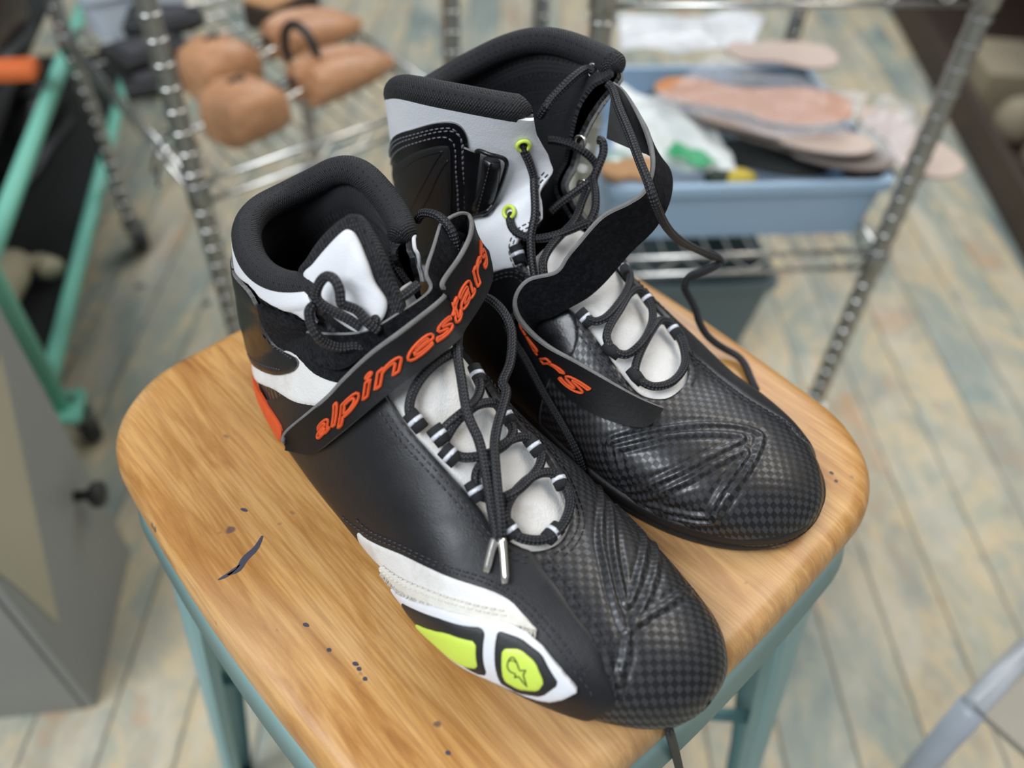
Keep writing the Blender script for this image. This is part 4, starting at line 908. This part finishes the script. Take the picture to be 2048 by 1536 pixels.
# ---- bins
def openbin(name, label, c, ax, hx, hy, h, mat, taper=.9, th=.003, lip=.006, cat='bin', group=None):
    """open-topped tapered box; c = base centre"""
    ax = np.array([*unit(ax), 0]) if len(ax) == 2 else ax; ay = np.array([-ax[1], ax[0], 0]); c = np.array(c, float)
    def rr(sx, sy, z, R=.018):
        out = []
        for k in range(4):
            for j in range(6):
                a = k*math.pi/2+j/5*math.pi/2; s1, s2 = ((1, 1), (-1, 1), (-1, -1), (1, -1))[k]; out.append(c+ax*(s1*(sx-R)+R*math.cos(a))+ay*(s2*(sy-R)+R*math.sin(a))+[0, 0, z])
        return out
    R_ = [rr(hx*taper, hy*taper, 0), rr(hx, hy, h-.012), rr(hx+lip, hy+lip, h-.012), rr(hx+lip, hy+lip, h), rr(hx-th, hy-th, h), rr(hx*taper-th, hy*taper-th, th)]
    v = sum(R_, []); n = 24; f = [(i*n+j, i*n+(j+1) % n, (i+1)*n+(j+1) % n, (i+1)*n+j) for i in range(len(R_)-1) for j in range(n)]+[tuple(range(n-1, -1, -1)), tuple((len(R_)-1)*n+j for j in range(n))]
    o = link(name, v, f, mat, None); bm = bmesh.new(); bm.from_mesh(o.data); bmesh.ops.recalc_face_normals(bm, faces=bm.faces); bm.to_mesh(o.data); bm.free()
    o.data.set_sharp_from_angle(angle=math.radians(40)); return tag(o, label, cat, group)
rx = np.array([.374, .049]); rx /= np.linalg.norm(rx); ry = np.array([-rx[1], rx[0]])
def RR(a, b_): return np.array(CR[0])+rx*a+ry*b_      # rack coordinates: along the front, into the depth
bc = RR(.205, .175); openbin('storage_bin', 'pale blue open plastic bin full of insoles on the right rack', (*bc, ZR+.005), rx, .168, .150, .078, M['bin'], .96)
bc = RR(.17, .23); openbin('storage_bin', 'dull grey green plastic bin on the floor under the right rack', (*bc, .001), rx, .15, .12, .19, M['darkbin'], .86)

# ---- insoles, bags and tins in the blue bin
M['tan'] = leather('tan_leather', (.60, .22, .045), .38, 700, .2, .12); M['pale'] = leather('pale_leather', (.55, .43, .36), .5, 700, .2, .1)
M['greyfelt'] = plain('grey_brown_felt', (.22, .18, .155), .85, 0, .5, 600, .25)
M['darkfelt'] = plain('dark_felt', (.035, .040, .038), .8, 0, .4, 500, .4); M['cork'] = plain('cork_orange', (.50, .27, .12), .7, 0, .5, 400, .3)
def filmmat(name, tint=(.92, .92, .94), a=.35, rough=.12):
    m, nt, b = newmat(name, rough, tint); b.inputs['Alpha'].default_value = a; v = coords(nt, 'Object'); bump(nt, b, noise(nt, v, 26, 3, .5, .8), 1, .012); return m
M['film'] = filmmat('clear_plastic_film', (.9, .9, .95), .16, .07); M['milky'] = filmmat('milky_plastic_film', (.80, .81, .83), .82, .3)
M['white'] = M['white']; M['green'] = plain('green_print', (.05, .38, .16), .4, 0, 0)
def footshape(L, W, left=1, n=40):
    pts = [(0, .5), (.02, .36), (.06, .25), (.14, .17), (.25, .16), (.38, .22), (.5, .20), (.62, .10), (.72, .04), (.82, .03), (.91, .09), (.97, .2), (1, .36), (1.0, .55), (.97, .72), (.91, .86), (.82, .95), (.7, 1.0), (.58, .98), (.45, .90), (.3, .84), (.18, .84), (.08, .80), (.02, .66)]
    P = cr(pts, 3, True); return np.stack([(P[:, 0]-.5)*L, (P[:, 1]-.5)*W*left], -1)
def insole(name, label, c, yaw, L, W, mats, th=.004, left=1, tilt=(0, 0), bend=.004, group=None, rimw=.0):
    P = footshape(L, W, left); n = len(P); ca, sa = math.cos(yaw), math.sin(yaw)
    def T(x, y, z): z = z+bend*(2*x/L)**2+bend*1.5*(2*abs(y)/W)**3*(x < 0)+x*tilt[0]+y*tilt[1]; return (c[0]+x*ca-y*sa, c[1]+x*sa+y*ca, c[2]+z)
    v = []; R_ = [(.02, 0), (.6, 0), (.98, 0), (1, th*.5), (.985, th), (.93, th), (.6, th), (.3, th), (.02, th)]
    for s_, z in R_: v += [T(x*s_, y*s_, z) for x, y in P]
    f = [(i*n+j, i*n+(j+1) % n, (i+1)*n+(j+1) % n, (i+1)*n+j) for i in range(len(R_)-1) for j in range(n)]; f += [tuple(range(n-1, -1, -1)), tuple((len(R_)-1)*n+j for j in range(n))]
    fm = [1 if i < 4 else 0 for i in range(len(R_)-1) for j in range(n)]+[1, 0]
    o = link(name, v, f, mats[0], None, None, True, [mats[1]], fm); return tag(o, label, 'insole', group)
zb = ZR+.085
ci = Z(1502, 205, zb+.026); insole('insole', 'orange tan leather insole in clear film on top of the blue bin', ci, math.radians(-9), .245, .110, (M['tan'], M['pale']), .004, -1, (0, -.03))
ci2 = Z(1560, 268, zb+.014); insole('insole', 'greyish insole just under the orange tan one', ci2, math.radians(-20), .22, .075, (M['pale'], M['greyfelt']), .005, -1, (0, -.06))
ci3 = Z(1590, 290, zb+.002); insole('insole', 'brown grey felt insole lowest in the pile, tip over the bin edge', ci3, math.radians(-24), .23, .075, (M['greyfelt'], M['greyfelt']), .005, -1, (0, -.05))
insole('insole', 'dark felt insole deep in the middle of the blue bin', Z(1500, 318, zb-.030), math.radians(0), .20, .09, (M['darkfelt'], M['darkfelt']), .006, 1)
insole('insole', 'blackish insole deep at the back of the blue bin', Z(1420, 200, zb-.035), math.radians(8), .18, .08, (M['darkfelt'], M['darkfelt']), .006, -1)
ci = Z(1560, 115, zb+.030); insole('insole', 'pale pinkish insole behind the orange tan one', ci, math.radians(2), .15, .085, (M['pale'], M['pale']), .005, 1)
ci = Z(1810, 290, zb+.004); insole('insole', 'pale insole sticking out past the right post', ci, math.radians(-70), .17, .085, (M['pale'], M['pale']), .005, 1)
def film(name, label, P, mat, cat='plastic bag', amp=.006, seed=1, parent=None, m=16, th=.0004):
    """crumpled sheet spanning four corners"""
    rnd = np.random.RandomState(seed); a, b_, c, d = [np.array(p, float) for p in P]; v = []; ph = rnd.rand(8)*6
    for i in range(m+1):
        for j in range(m+1):
            u, w_ = i/m, j/m; p = a*(1-u)*(1-w_)+b_*u*(1-w_)+c*u*w_+d*(1-u)*w_; e = math.sin(math.pi*u)*math.sin(math.pi*w_)
            p = p+np.array([0, 0, amp*(1.6*e+.6*math.sin(7*u+ph[0])*math.sin(6*w_+ph[1])+.5*math.sin(13*u+5*w_+ph[2])+.3*math.sin(17*w_-8*u+ph[3]))])+np.array([rnd.randn(), rnd.randn(), 0])*amp*.15; v.append(p)
    f = [(i*(m+1)+j, (i+1)*(m+1)+j, (i+1)*(m+1)+j+1, i*(m+1)+j+1) for i in range(m) for j in range(m)]
    o = link(name, v, f, mat, parent); md = o.modifiers.new('thick', 'SOLIDIFY'); md.thickness = th; s2 = o.modifiers.new('sub', 'SUBSURF'); s2.levels = s2.render_levels = 1
    return tag(o, label, cat) if parent is None else o
film('plastic_sleeve', 'clear crinkled plastic sleeve round the orange tan insole', [Z(1275, 215, zb+.040), Z(1690, 285, zb+.036), Z(1740, 190, zb+.038), Z(1420, 110, zb+.040)], M['film'], amp=.007, seed=3)
film('plastic_sleeve', 'loose clear plastic sleeve reaching to the right post', [Z(1690, 310, zb+.012), Z(1800, 330, zb+.010), Z(1870, 240, zb+.012), Z(1760, 180, zb+.014)], M['film'], amp=.008, seed=5)
film('plastic_bag', 'milky white plastic bag at the back of the blue bin', [Z(1240, 100, zb+.012), Z(1500, 100, zb+.012), Z(1535, 30, zb+.02), Z(1235, 28, zb+.02)], M['milky'], amp=.006, seed=8)
gb = film('carrier_bag', 'white carrier bag with green print in the left of the blue bin', [Z(1225, 330, zb-.004), Z(1480, 345, zb-.004), Z(1420, 230, zb+.012), Z(1235, 170, zb+.02)], plain('white_carrier_plastic', (.74, .78, .76), .35, 0, .3, 60, .05), amp=.007, seed=11)
film('green_print', None, [Z(1330, 305, zb+.0125), Z(1400, 335, zb+.0095), Z(1440, 322, zb+.010), Z(1350, 280, zb+.014)], M['green'], amp=.003, seed=12, parent=gb)
c = Z(1237, 322, zb+.004); tin = thing('shoe_polish_tin', 'round tin with blue rim at the left end of the blue bin', 'tin', c)
MB().lathe([(.018, -.012), (.0205, -.011), (.0205, -.002), (.0195, 0), (.004, 0)], c, (.1, -.15, 1), 32).build('tin_body', plain('dark_blue_enamel', (.03, .04, .22), .25, .3, 0), tin)
MB().lathe([(.0185, -.0005), (.0185, .0012), (.002, .0018)], c, (.1, -.15, 1), 32).build('tin_lid', plain('pale_green_lid', (.45, .60, .55), .25, .2, 0), tin)
c = Z(1262, 350, zb-.002); o = insole('cork_piece', 'orange brown cork heel piece beside the tin', c, .3, .075, .05, (M['cork'], M['cork']), .008); o['category'] = 'cork'
for k, (px, py, cl, lb) in enumerate(((1440, 352, (.03, .05, .03), 'dark green lump in the blue bin'), (1475, 356, (.6, .45, .05), 'small yellow piece in the blue bin'), (1722, 342, (.14, .05, .02), 'dark red brown leather scrap in the blue bin'), (1760, 350, (.03, .03, .03), 'black scrap at the right end of the blue bin'))):
    c = Z(px, py, zb-.012); mb = MB(); nn = 12; R_ = [(.3, -.010), (.8, -.008), (1, -.002), (.9, .006), (.5, .010)]
    for (s_, z) in R_: mb.v += [(c[0]+.020*s_*math.cos(2*math.pi*j/nn)*(1+.2*math.sin(3*j+k)), c[1]+.012*s_*math.sin(2*math.pi*j/nn), c[2]+z) for j in range(nn)]
    mb.uv = [(0, 0)]*len(mb.v); mb.f = [(i*nn+j, i*nn+(j+1) % nn, (i+1)*nn+(j+1) % nn, (i+1)*nn+j) for i in range(4) for j in range(nn)]+[tuple(range(nn-1, -1, -1)), tuple(4*nn+j for j in range(nn))]
    tag(mb.build('leather_scrap', plain('scrap_colour', cl, .6)), lb, 'scrap')

# ---- shoe trees on the left rack
M['beech'] = None
m, nt, b = newmat('beech_wood', .45); v = coords(nt, 'Object', (1, 1, 1), (0, 0, math.radians(-35))); mp = N(nt, 'ShaderNodeMapping'); mp.inputs['Scale'].default_value = (8, 60, 60); nt.links.new(v, mp.inputs[0])
n1 = noise(nt, mp.outputs[0], 2.5, 5, .6, .4); nt.links.new(ramp(nt, n1, [(.3, (.42, .20, .095)), (.6, (.58, .30, .155)), (.8, (.68, .40, .23))]), b.inputs['Base Color']); M['beech'] = m
M['darkwood'] = plain('dark_brown_wood', (.050, .030, .020), .55, 0, .2, 100, .3)
def loft(secs, name, mat, par, closed=True):
    n = len(secs[0]); v = sum([list(map(tuple, s_)) for s_ in secs], []); f = [(i*n+j, i*n+(j+1) % n, (i+1)*n+(j+1) % n, (i+1)*n+j) for i in range(len(secs)-1) for j in range(n)]+[tuple(range(n-1, -1, -1)), tuple((len(secs)-1)*n+j for j in range(n))]
    o = link(name, v, f, mat, par); bm = bmesh.new(); bm.from_mesh(o.data); bmesh.ops.recalc_face_normals(bm, faces=bm.faces); bm.to_mesh(o.data); bm.free(); o.data.set_sharp_from_angle(angle=math.radians(45)); return o
def shoetree(label, base, dirv, heel=True, toe_len=.125, gap=.05, mat=None, group=None, k=1.3):
    d = np.array([*unit(dirv), 0]); s_ = np.array([-d[1], d[0], 0]); u = np.array([0, 0, 1.]); base = np.array(base, float); t = thing('shoe_tree', label, 'shoe tree', base, group); mat = mat or M['beech']
    def W(x, y, z): return base+d*x*k+s_*y*k+u*z*k
    # heel block: arched block with a finger slot
    def sec(x, w_, h0, h1, n_=16):
        out = []
        for j in range(n_):
            a = 2*math.pi*j/n_; c_, sn = math.cos(a), math.sin(a); p = 3.4; r = (abs(c_)**p+abs(sn)**p)**(-1/p); out.append(W(x, w_*c_*r, (h0+h1)/2+(h1-h0)/2*sn*r))
        return out
    hb = loft([sec(0, .018, .006, .040), sec(.006, .026, .001, .050), sec(.03, .030, 0, .056), sec(.055, .030, 0, .050), sec(.068, .027, .002, .040), sec(.072, .022, .006, .034)], 'heel_block', mat, t)
    mb = MB(); c = W(.034, 0, .0545); P = [c+d*(.012*math.cos(a))+s_*(.0055*math.sin(a)) for a in np.linspace(0, 2*math.pi, 20)[:-1]]; mb.add(P+[p+u*.0022 for p in P], [(j, (j+1) % 19, 19+(j+1) % 19, 19+j) for j in range(19)]+[tuple(range(18, -1, -1)), tuple(19+j for j in range(19))]); mb.build('finger_slot', M['darkwood'], hb)
    x0 = .072+gap; mb = MB(); mb.tube([W(.05, .010, .024), W(x0+.02, .010, .024)], .0028, 10); mb.build('rod', M['silver'], t); mb = MB(); mb.tube([W(.05, -.010, .024), W(x0+.02, -.010, .024)], .0028, 10); mb.build('rod', M['silver'], t)
    mb = MB(); q = np.linspace(0, 1, 60); mb.tube([W(.074+gap*a, .010+.005*math.cos(a*50), .024+.005*math.sin(a*50)) for a in q], .0011, 6); mb.build('spring', M['rubber'], t)
    for sg in (1, -1):
        def s2(x, w_, h, y0=0): 
            out = []
            for j in range(16):
                a = 2*math.pi*j/16; c_, sn = math.cos(a), math.sin(a); yy = .001+w_*(.5+.5*c_); out.append(W(x, sg*yy+y0, .002+h*(.5+.5*sn*(1-.25*max(c_, 0)))))
            return out
        loft([s2(x0, .020, .030), s2(x0+.004, .026, .040), s2(x0+.03, .033, .042), s2(x0+.07, .033, .034), s2(x0+.1, .026, .025), s2(x0+toe_len-.008, .016, .016), s2(x0+toe_len, .006, .008)], 'toe_piece', mat, t)
    return t
zt_ = ZL+.0045
a_, b2_ = Z(432, 268, zt_+.02), Z(800, 92, zt_+.02); dv = (b2_-a_)[:2]
shoetree('front wooden shoe tree on the left rack, heel block nearest the front rail', (a_[0], a_[1], zt_), dv, gap=.035, group='wooden shoe trees')
a_, b2_ = Z(388, 178, zt_+.02), Z(740, 15, zt_+.02)
shoetree('rear wooden shoe tree lying behind the front one', (a_[0], a_[1], zt_), (b2_-a_)[:2], gap=.04, group='wooden shoe trees')
a_ = Z(520, 118, zt_+.02); b2_ = Z(760, -30, zt_)
c0 = Z(530, 60, zt_); t = thing('wooden_block', 'dark brown wooden block with tan top behind the shoe trees', 'block', c0); dd = unit((Z(700, -30, zt_)-c0)[:2]); ax = np.array([[dd[0], dd[1], 0], [-dd[1], dd[0], 0], [0, 0, 1.]])
MB().box(c0+np.array([0, 0, .018])+ax[0]*.045, (.055, .030, .018), ax).build('block_body', M['darkwood'], t, bevel=.006); MB().box(c0+np.array([0, 0, .0392])+ax[0]*.045, (.053, .028, .003), ax).build('block_top', M['cork'], t, bevel=.002)
# dark cord round the shoe trees
c0 = Z(612, 172, zt_); mb = MB(); th = np.linspace(0, 2*math.pi, 30)[:-1]; e1 = unit(np.array([*dv, 0])); 
sd = np.array([-e1[1], e1[0], 0]); mb.tube([c0+sd*.030*math.cos(a)+np.array([0, 0, .048+.034*math.sin(a)])*1.0 for a in th]+[], .006, 10, closed=True)
tag(mb.build('elastic_band', M['rubber']), 'thick black elastic band looped over the shoe tree rods', 'band')
# black rubber heels
def heelshape(L, W, k=14):
    out = [(-L*.5, -W*.5), (-L*.5, W*.5)]+[(L*.05+L*.45*math.sin(a), W*.5*math.cos(a)) for a in np.linspace(0, math.pi, k)]; return np.array(out)
for k, (px, py, zz, yaw, lb) in enumerate(((330, 165, 0, .5, 'lowest black rubber heel of the stack on the left rack'), (300, 110, .018, .9, 'middle black rubber heel of the stack on the left rack'), (335, 50, .030, .2, 'topmost black rubber heel of the stack on the left rack'))):
    c = Z(px, py, ZL+.005+zz); P = heelshape(.105, .075); ca, sa = math.cos(yaw), math.sin(yaw); R2_ = [(c[0]+x*ca-y*sa, c[1]+x*sa+y*ca) for x, y in P]
    t = thing('rubber_heel', lb, 'heel', c, 'black rubber heels'); MB().prism(R2_, c[2], c[2]+.016).build('heel_block', M['rubber'], t, bevel=.003)
    R3_ = [(c[0]+x*.72*ca-y*.6*sa, c[1]+x*.72*sa+y*.6*ca) for x, y in P]; MB().prism(R3_, c[2]+.016, c[2]+.0185).build('tread', plain('grey_rubber', (.05, .05, .055), .6), t, bevel=.001)
# bent dark wires hanging from the tray
for k, q in enumerate(([(395, 285), (355, 268), (322, 285), (308, 318), (306, 345)], [(400, 300), (365, 285), (335, 305), (318, 340), (316, 372)], [(390, 262), (350, 262), (325, 262)])):
    mb = MB(); mb.tube(cr([Z(x, y, ZL+.006+.004*k) for x, y in q], 6), .0022, 8); tag(mb.build('wire_hook', M['rubber']), ('upper bent dark wire hook by the left front post', 'lower bent dark wire hook by the left front post', 'straight dark wire prong by the left front post')[k], 'hook', 'dark wire hooks')
# white tub on the upper tray of the left rack
# ---- mint framed trolley at the left
cart = thing('trolley', 'mint green tubular trolley on castors, crowded with dark shoes', 'trolley', (-.61, .75, 0))
cd_ = np.array([math.cos(math.radians(103.7)), math.sin(math.radians(103.7)), 0]); px_ = np.array([-cd_[1], cd_[0], 0])
c0 = np.array([-.613, .745, 0]); L_ = 1.05; Wd = .42
def ct(a, b_, z): return c0+cd_*a+px_*b_+np.array([0, 0, z])
for nm, E in (('corner_post', [(0, 0, .07), (0, 0, .62)]), ('corner_post', [(L_, 0, .07), (L_, 0, .62)]), ('corner_post', [(0, Wd, .07), (0, Wd, .62)]), ('bottom_rail', [(0, 0, .12), (L_, 0, .12)]), ('upper_rail', [(0, 0, .315), (L_, 0, .315)]), ('front_rail', [(0, 0, .12), (0, Wd, .12)]), ('front_rail', [(0, 0, .315), (0, Wd, .315)]), ('top_rail', [(0, 0, .60), (L_, 0, .60)])):
    mb = MB(); mb.tube([ct(*e) for e in E], .0115, 14); mb.build(nm, M['mint'], cart)
for a in (0, L_): MB().box(ct(a, 0, .068), (.03, .026, .004), [cd_, px_, np.array([0, 0, 1.])]).build('castor_plate', M['mint'], cart, False); castor(cart, ct(a+.01, -.01, 0)[:2], 5.6)
MB().box(ct(L_/2, Wd/2, .105), (L_/2-.01, Wd/2-.01, .004), [cd_, px_, np.array([0, 0, 1.])]).build('bottom_shelf', plain('black_shelf', (.012, .013, .012), .7), cart, False)
MB().box(ct(L_/2, Wd/2+.03, .300), (L_/2-.01, Wd/2-.04, .004), [cd_, px_, np.array([0, 0, 1.])]).build('middle_shelf', plain('black_shelf', (.012, .013, .012), .7), cart, False)
def simpleshoe(name, label, c, yaw, L, col, cat='shoe', group=None, h=.10):
    secs = []; ca, sa = math.cos(yaw), math.sin(yaw); mat = leather('dark_leather', col, .35, 700, .2)
    t = thing(name, label, cat, c, group)
    for x, w_, hh, back in ((0, .018, h*.75, .0), (.03, .032, h, .0), (.10, .034, h, 0), (.14, .034, h*.78, 0), (.19, .042, h*.52, 0), (.24, .044, h*.42, 0), (.275, .034, h*.32, 0), (.29, .012, h*.18, 0)):
        x *= L/.29; r = []
        for j in range(16):
            a = 2*math.pi*j/16; cs, sn = math.cos(a), math.sin(a); y = w_*np.sign(cs)*abs(cs)**.8; z = .008+(hh-.008)*(.5+.5*np.sign(sn)*abs(sn)**.8); r.append((c[0]+x*ca-y*sa, c[1]+x*sa+y*ca, c[2]+z))
        secs.append(r)
    loft(secs, 'shoe_upper', mat, t); P = [(x, w_) for x, w_ in ((0, .016), (.03, .034), (.12, .035), (.2, .045), (.25, .046), (.285, .03), (.294, .008))]; P = [(x*L/.29, w_) for x, w_ in P]; Q = P+[(x, -w_) for x, w_ in P[::-1]]
    MB().prism([(c[0]+x*ca-y*sa, c[1]+x*sa+y*ca) for x, y in Q], c[2], c[2]+.012).build('shoe_sole', M['rubber'], t); 
    ac = math.cos(yaw), math.sin(yaw); mb = MB(); ce = np.array([c[0]+.062*ca, c[1]+.062*sa, c[2]+h]); th = np.linspace(0, 2*math.pi, 24)[:-1]; mb.tube([ce+np.array([ca, sa, 0])*.05*math.cos(a)+np.array([-sa, ca, 0])*.028*math.sin(a) for a in th], .006, 8, closed=True); mb.build('shoe_collar', mat, t); return t
simpleshoe('leather_shoe', 'reddish black shoe high on the trolley, upper left', ct(.70, .09, .305), 4.75, .28, (.035, .012, .010), group='dark shoes on the trolley', h=.13)
simpleshoe('leather_shoe', 'brown black shoe on the middle shelf of the trolley', ct(.345, .12, .305), 4.6, .28, (.045, .026, .02), group='dark shoes on the trolley', h=.12)
simpleshoe('leather_shoe', 'black shoe on the bottom shelf of the trolley, nearest its far end', ct(.75, .10, .110), 4.7, .28, (.010, .010, .010), group='dark shoes on the trolley')
simpleshoe('leather_shoe', 'black shoe on the bottom shelf of the trolley, behind the pale last', ct(.42, .16, .110), 4.8, .28, (.012, .012, .012), group='dark shoes on the trolley')
c = ct(.62, .02, .305); MB().box(Z(30, 140, .36), (.022, .03, .010), [cd_, px_, np.array([0, 0, 1.])]).build('orange_box', plain('orange_card', (.75, .16, .04), .6), None, bevel=.004); tag(bpy.data.objects['orange_box'], 'small orange box among the dark shoes on the trolley', 'box')
E = [Z(-30, 600, .155), Z(0, 560, .155), Z(30, 530, .15), Z(62, 528, .14), Z(88, 525, .14), Z(108, 545, .135)]
mb = MB(); mb.tube(cr(E, 8), np.interp(np.linspace(0, 1, 41), [0, .3, .55, .8, .93, 1], [.04, .032, .014, .013, .020, .010]), 16); tag(mb.build('shoe_last', plain('bone_plastic', (.45, .40, .28), .5)), 'bone coloured shoe last lying on the trolley bottom shelf', 'last')

# ---- grey cabinet at the lower left
cab = thing('cabinet', 'low grey painted cabinet at the left with round black knob', 'cabinet', (-.5, .43, 0))
a0 = Z(264, 1103, 0)[:2]; a1 = Z(193, 1417, 0)[:2]; ud = unit(a1-a0); nd = np.array([-ud[1], ud[0]]); nd = nd if nd[0] > 0 else -nd; Lc = np.linalg.norm(a1-a0); hc = .62
def cbx(name, ua, ub, na, nb, za, zb_, mat, par=cab, bev=.002):
    c = a0+ud*(ua+ub)/2+nd*(na+nb)/2; return MB().box((*c, (za+zb_)/2), ((ub-ua)/2, (nb-na)/2, (zb_-za)/2), [np.array([*ud, 0]), np.array([*nd, 0]), np.array([0, 0, 1.])]).build(name, mat, par, False, bevel=bev)
M['beige'] = plain('beige_board', (.42, .38, .28), .6, 0, .1, 50)
cbx('cabinet_body', 0, Lc, -.34, -.012, 0.0, hc, M['grey'])
dr = cbx('door', .001, Lc-.001, -.011, 0, .002, hc-.002, plain('grey_door_paint', (.25, .255, .24), .5, 0, .1, 40))
kc = Z(152, 992, .10); 
# knob position: on the door plane under that pixel
r_ = ray(150, 992); k_ = ((np.array([*a0, 0])-CAM)@np.array([*nd, 0]))/(r_@np.array([*nd, 0])); kc = CAM+r_*k_
kb = MB().lathe([(.006, 0), (.0055, .012), (.010, .016), (.0145, .020), (.0150, .026), (.012, .030), (.002, .031)], kc, (*nd, 0), 28).build('knob', M['rubber'], dr)
def onface(px, py): r_ = ray(px, py); return CAM+r_*(((np.array([*(a0+nd*.0004), 0])-CAM)@np.array([*nd, 0]))/(r_@np.array([*nd, 0])))
tri = [onface(0, 700), onface(118, 1250), onface(40, 1180), onface(-60, 1100)]
mb = MB(); nn = np.array([*nd, 0]); mb.add(tri+[p+nn*.0003 for p in tri], [(4, 5, 6, 7), (0, 1, 5, 4), (1, 2, 6, 5), (2, 3, 7, 6), (3, 0, 4, 7)]); mb.build('beige_wedge', M['beige'], dr, False)['label'] = 'beige painted wedge'

# ---- grey metal frame corner at the lower right
fr_ = thing('side_table', 'grey metal side table corner at the lower right edge', 'table', (.5, .3, 0))
p0 = Z(1945, 1415, .30); p1 = Z(2060, 1295, .30); p2 = Z(2020, 1560, .12)
mb = MB(); mb.tube([p0, p1], .010, 14); mb.build('rail', plain('grey_enamel', (.42, .44, .46), .4), fr_)
mb = MB(); mb.tube([p0, [p0[0]+.02, p0[1]-.0, 0.0]], .011, 14); mb.build('leg', plain('grey_enamel', (.36, .39, .43), .4), fr_)
d_ = unit(p1-p0); q0 = p0+d_*.35; sp = np.array([d_[1], -d_[0], 0]); mb = MB(); mb.add([p0+[0, 0, .004], p1+[0, 0, .004], p1+sp*.2+[0, 0, .004], p0+sp*.2+[0, 0, .004], p0-[0, 0, .004], p1-[0, 0, .004], p1+sp*.2-[0, 0, .004], p0+sp*.2-[0, 0, .004]], [(0, 1, 2, 3), (7, 6, 5, 4), (0, 4, 5, 1), (1, 5, 6, 2), (2, 6, 7, 3), (3, 7, 4, 0)])
mb.build('tabletop', plain('grey_brown_panel', (.30, .27, .22), .6), fr_, False)

# ---- dark shelf with wooden pieces at the right edge
ds = thing('wooden_shelf', 'dark brown wooden shelf unit along the right edge', 'shelf', (.9, 1.3, 0))
e0, e1_ = Z(1790, -20, .04)[:2], Z(2075, 480, .04)[:2]; du = unit(e1_-e0); dn_ = np.array([du[1], -du[0]]); dn_ = dn_ if dn_[0] > 0 else -dn_; Ld = np.linalg.norm(e1_-e0)
def dbx(name, ua, ub, na, nb, za, zb_, mat, par=ds, bev=.003):
    c = e0+du*(ua+ub)/2+dn_*(na+nb)/2; return MB().box((*c, (za+zb_)/2), ((ub-ua)/2, (nb-na)/2, (zb_-za)/2), [np.array([*du, 0]), np.array([*dn_, 0]), np.array([0, 0, 1.])]).build(name, mat, par, False, bevel=bev)
dbx('bottom_board', -.8, Ld+.3, 0, .34, .02, .045, M['darkwood']); dbx('front_lip', -.8, Ld+.3, -.012, .008, 0, .085, M['darkwood']); dbx('back_board', -.8, Ld+.3, .33, .345, .0, .75, M['darkwood']); dbx('upper_board', -.8, Ld+.3, .10, .34, .50, .52, M['darkwood'])
M['card'] = plain('beige_card', (.30, .25, .17), .7, 0, .1, 80, .2)
bp = Z(2010, 130, .12)[:2]-e0; bu, bn = bp@du, bp@dn_
tag(dbx('cardboard_box', bu-.10, bu+.10, bn-.07, bn+.07, .0455, .14, M['card'], None), 'beige box on the dark shelf, nearer the rack', 'box', 'pale pieces on the dark shelf')
for k, (u_, w_) in enumerate(((bu+.20, bn-.02), (bu+.34, bn))):
    c = np.array([*(e0+du*u_+dn_*w_), .046]); mb = MB(); mb.lathe([(.03, 0), (.045, .015), (.048, .04), (.035, .075), (.015, .09)], c, (0, 0, 1), 20); tag(mb.build('wooden_form', M['card']), ('rounded pale wooden form next to the beige box', 'rounded pale wooden form at the very right edge')[k], 'form', 'pale pieces on the dark shelf')

# pale tub at the back of the left rack and a cord hanging over the stool edge
c = Z(262, -14, ZL+.05); openbin('plastic_tub', 'white plastic tub at the far left corner of the left rack', (c[0], c[1], ZL+.005), (.76, .65), .072, .040, .07, plain('white_tub_plastic', (.66, .72, .82), .35, 0, .05), .92, cat='tub')
E = [Z(1318, 1428, SEAT+.0035), Z(1330, 1440, SEAT+.0032), Z(1338, 1462, SEAT+.001), Z(1344, 1482, SEAT-.02), Z(1352, 1510, SEAT-.05), Z(1364, 1560, SEAT-.10)]
mb = MB(); mb.tube(cr(E, 8), .0021, 10); tag(mb.build('cord', M['lace']), 'dark cord hanging over the stool edge below the front toe', 'cord')
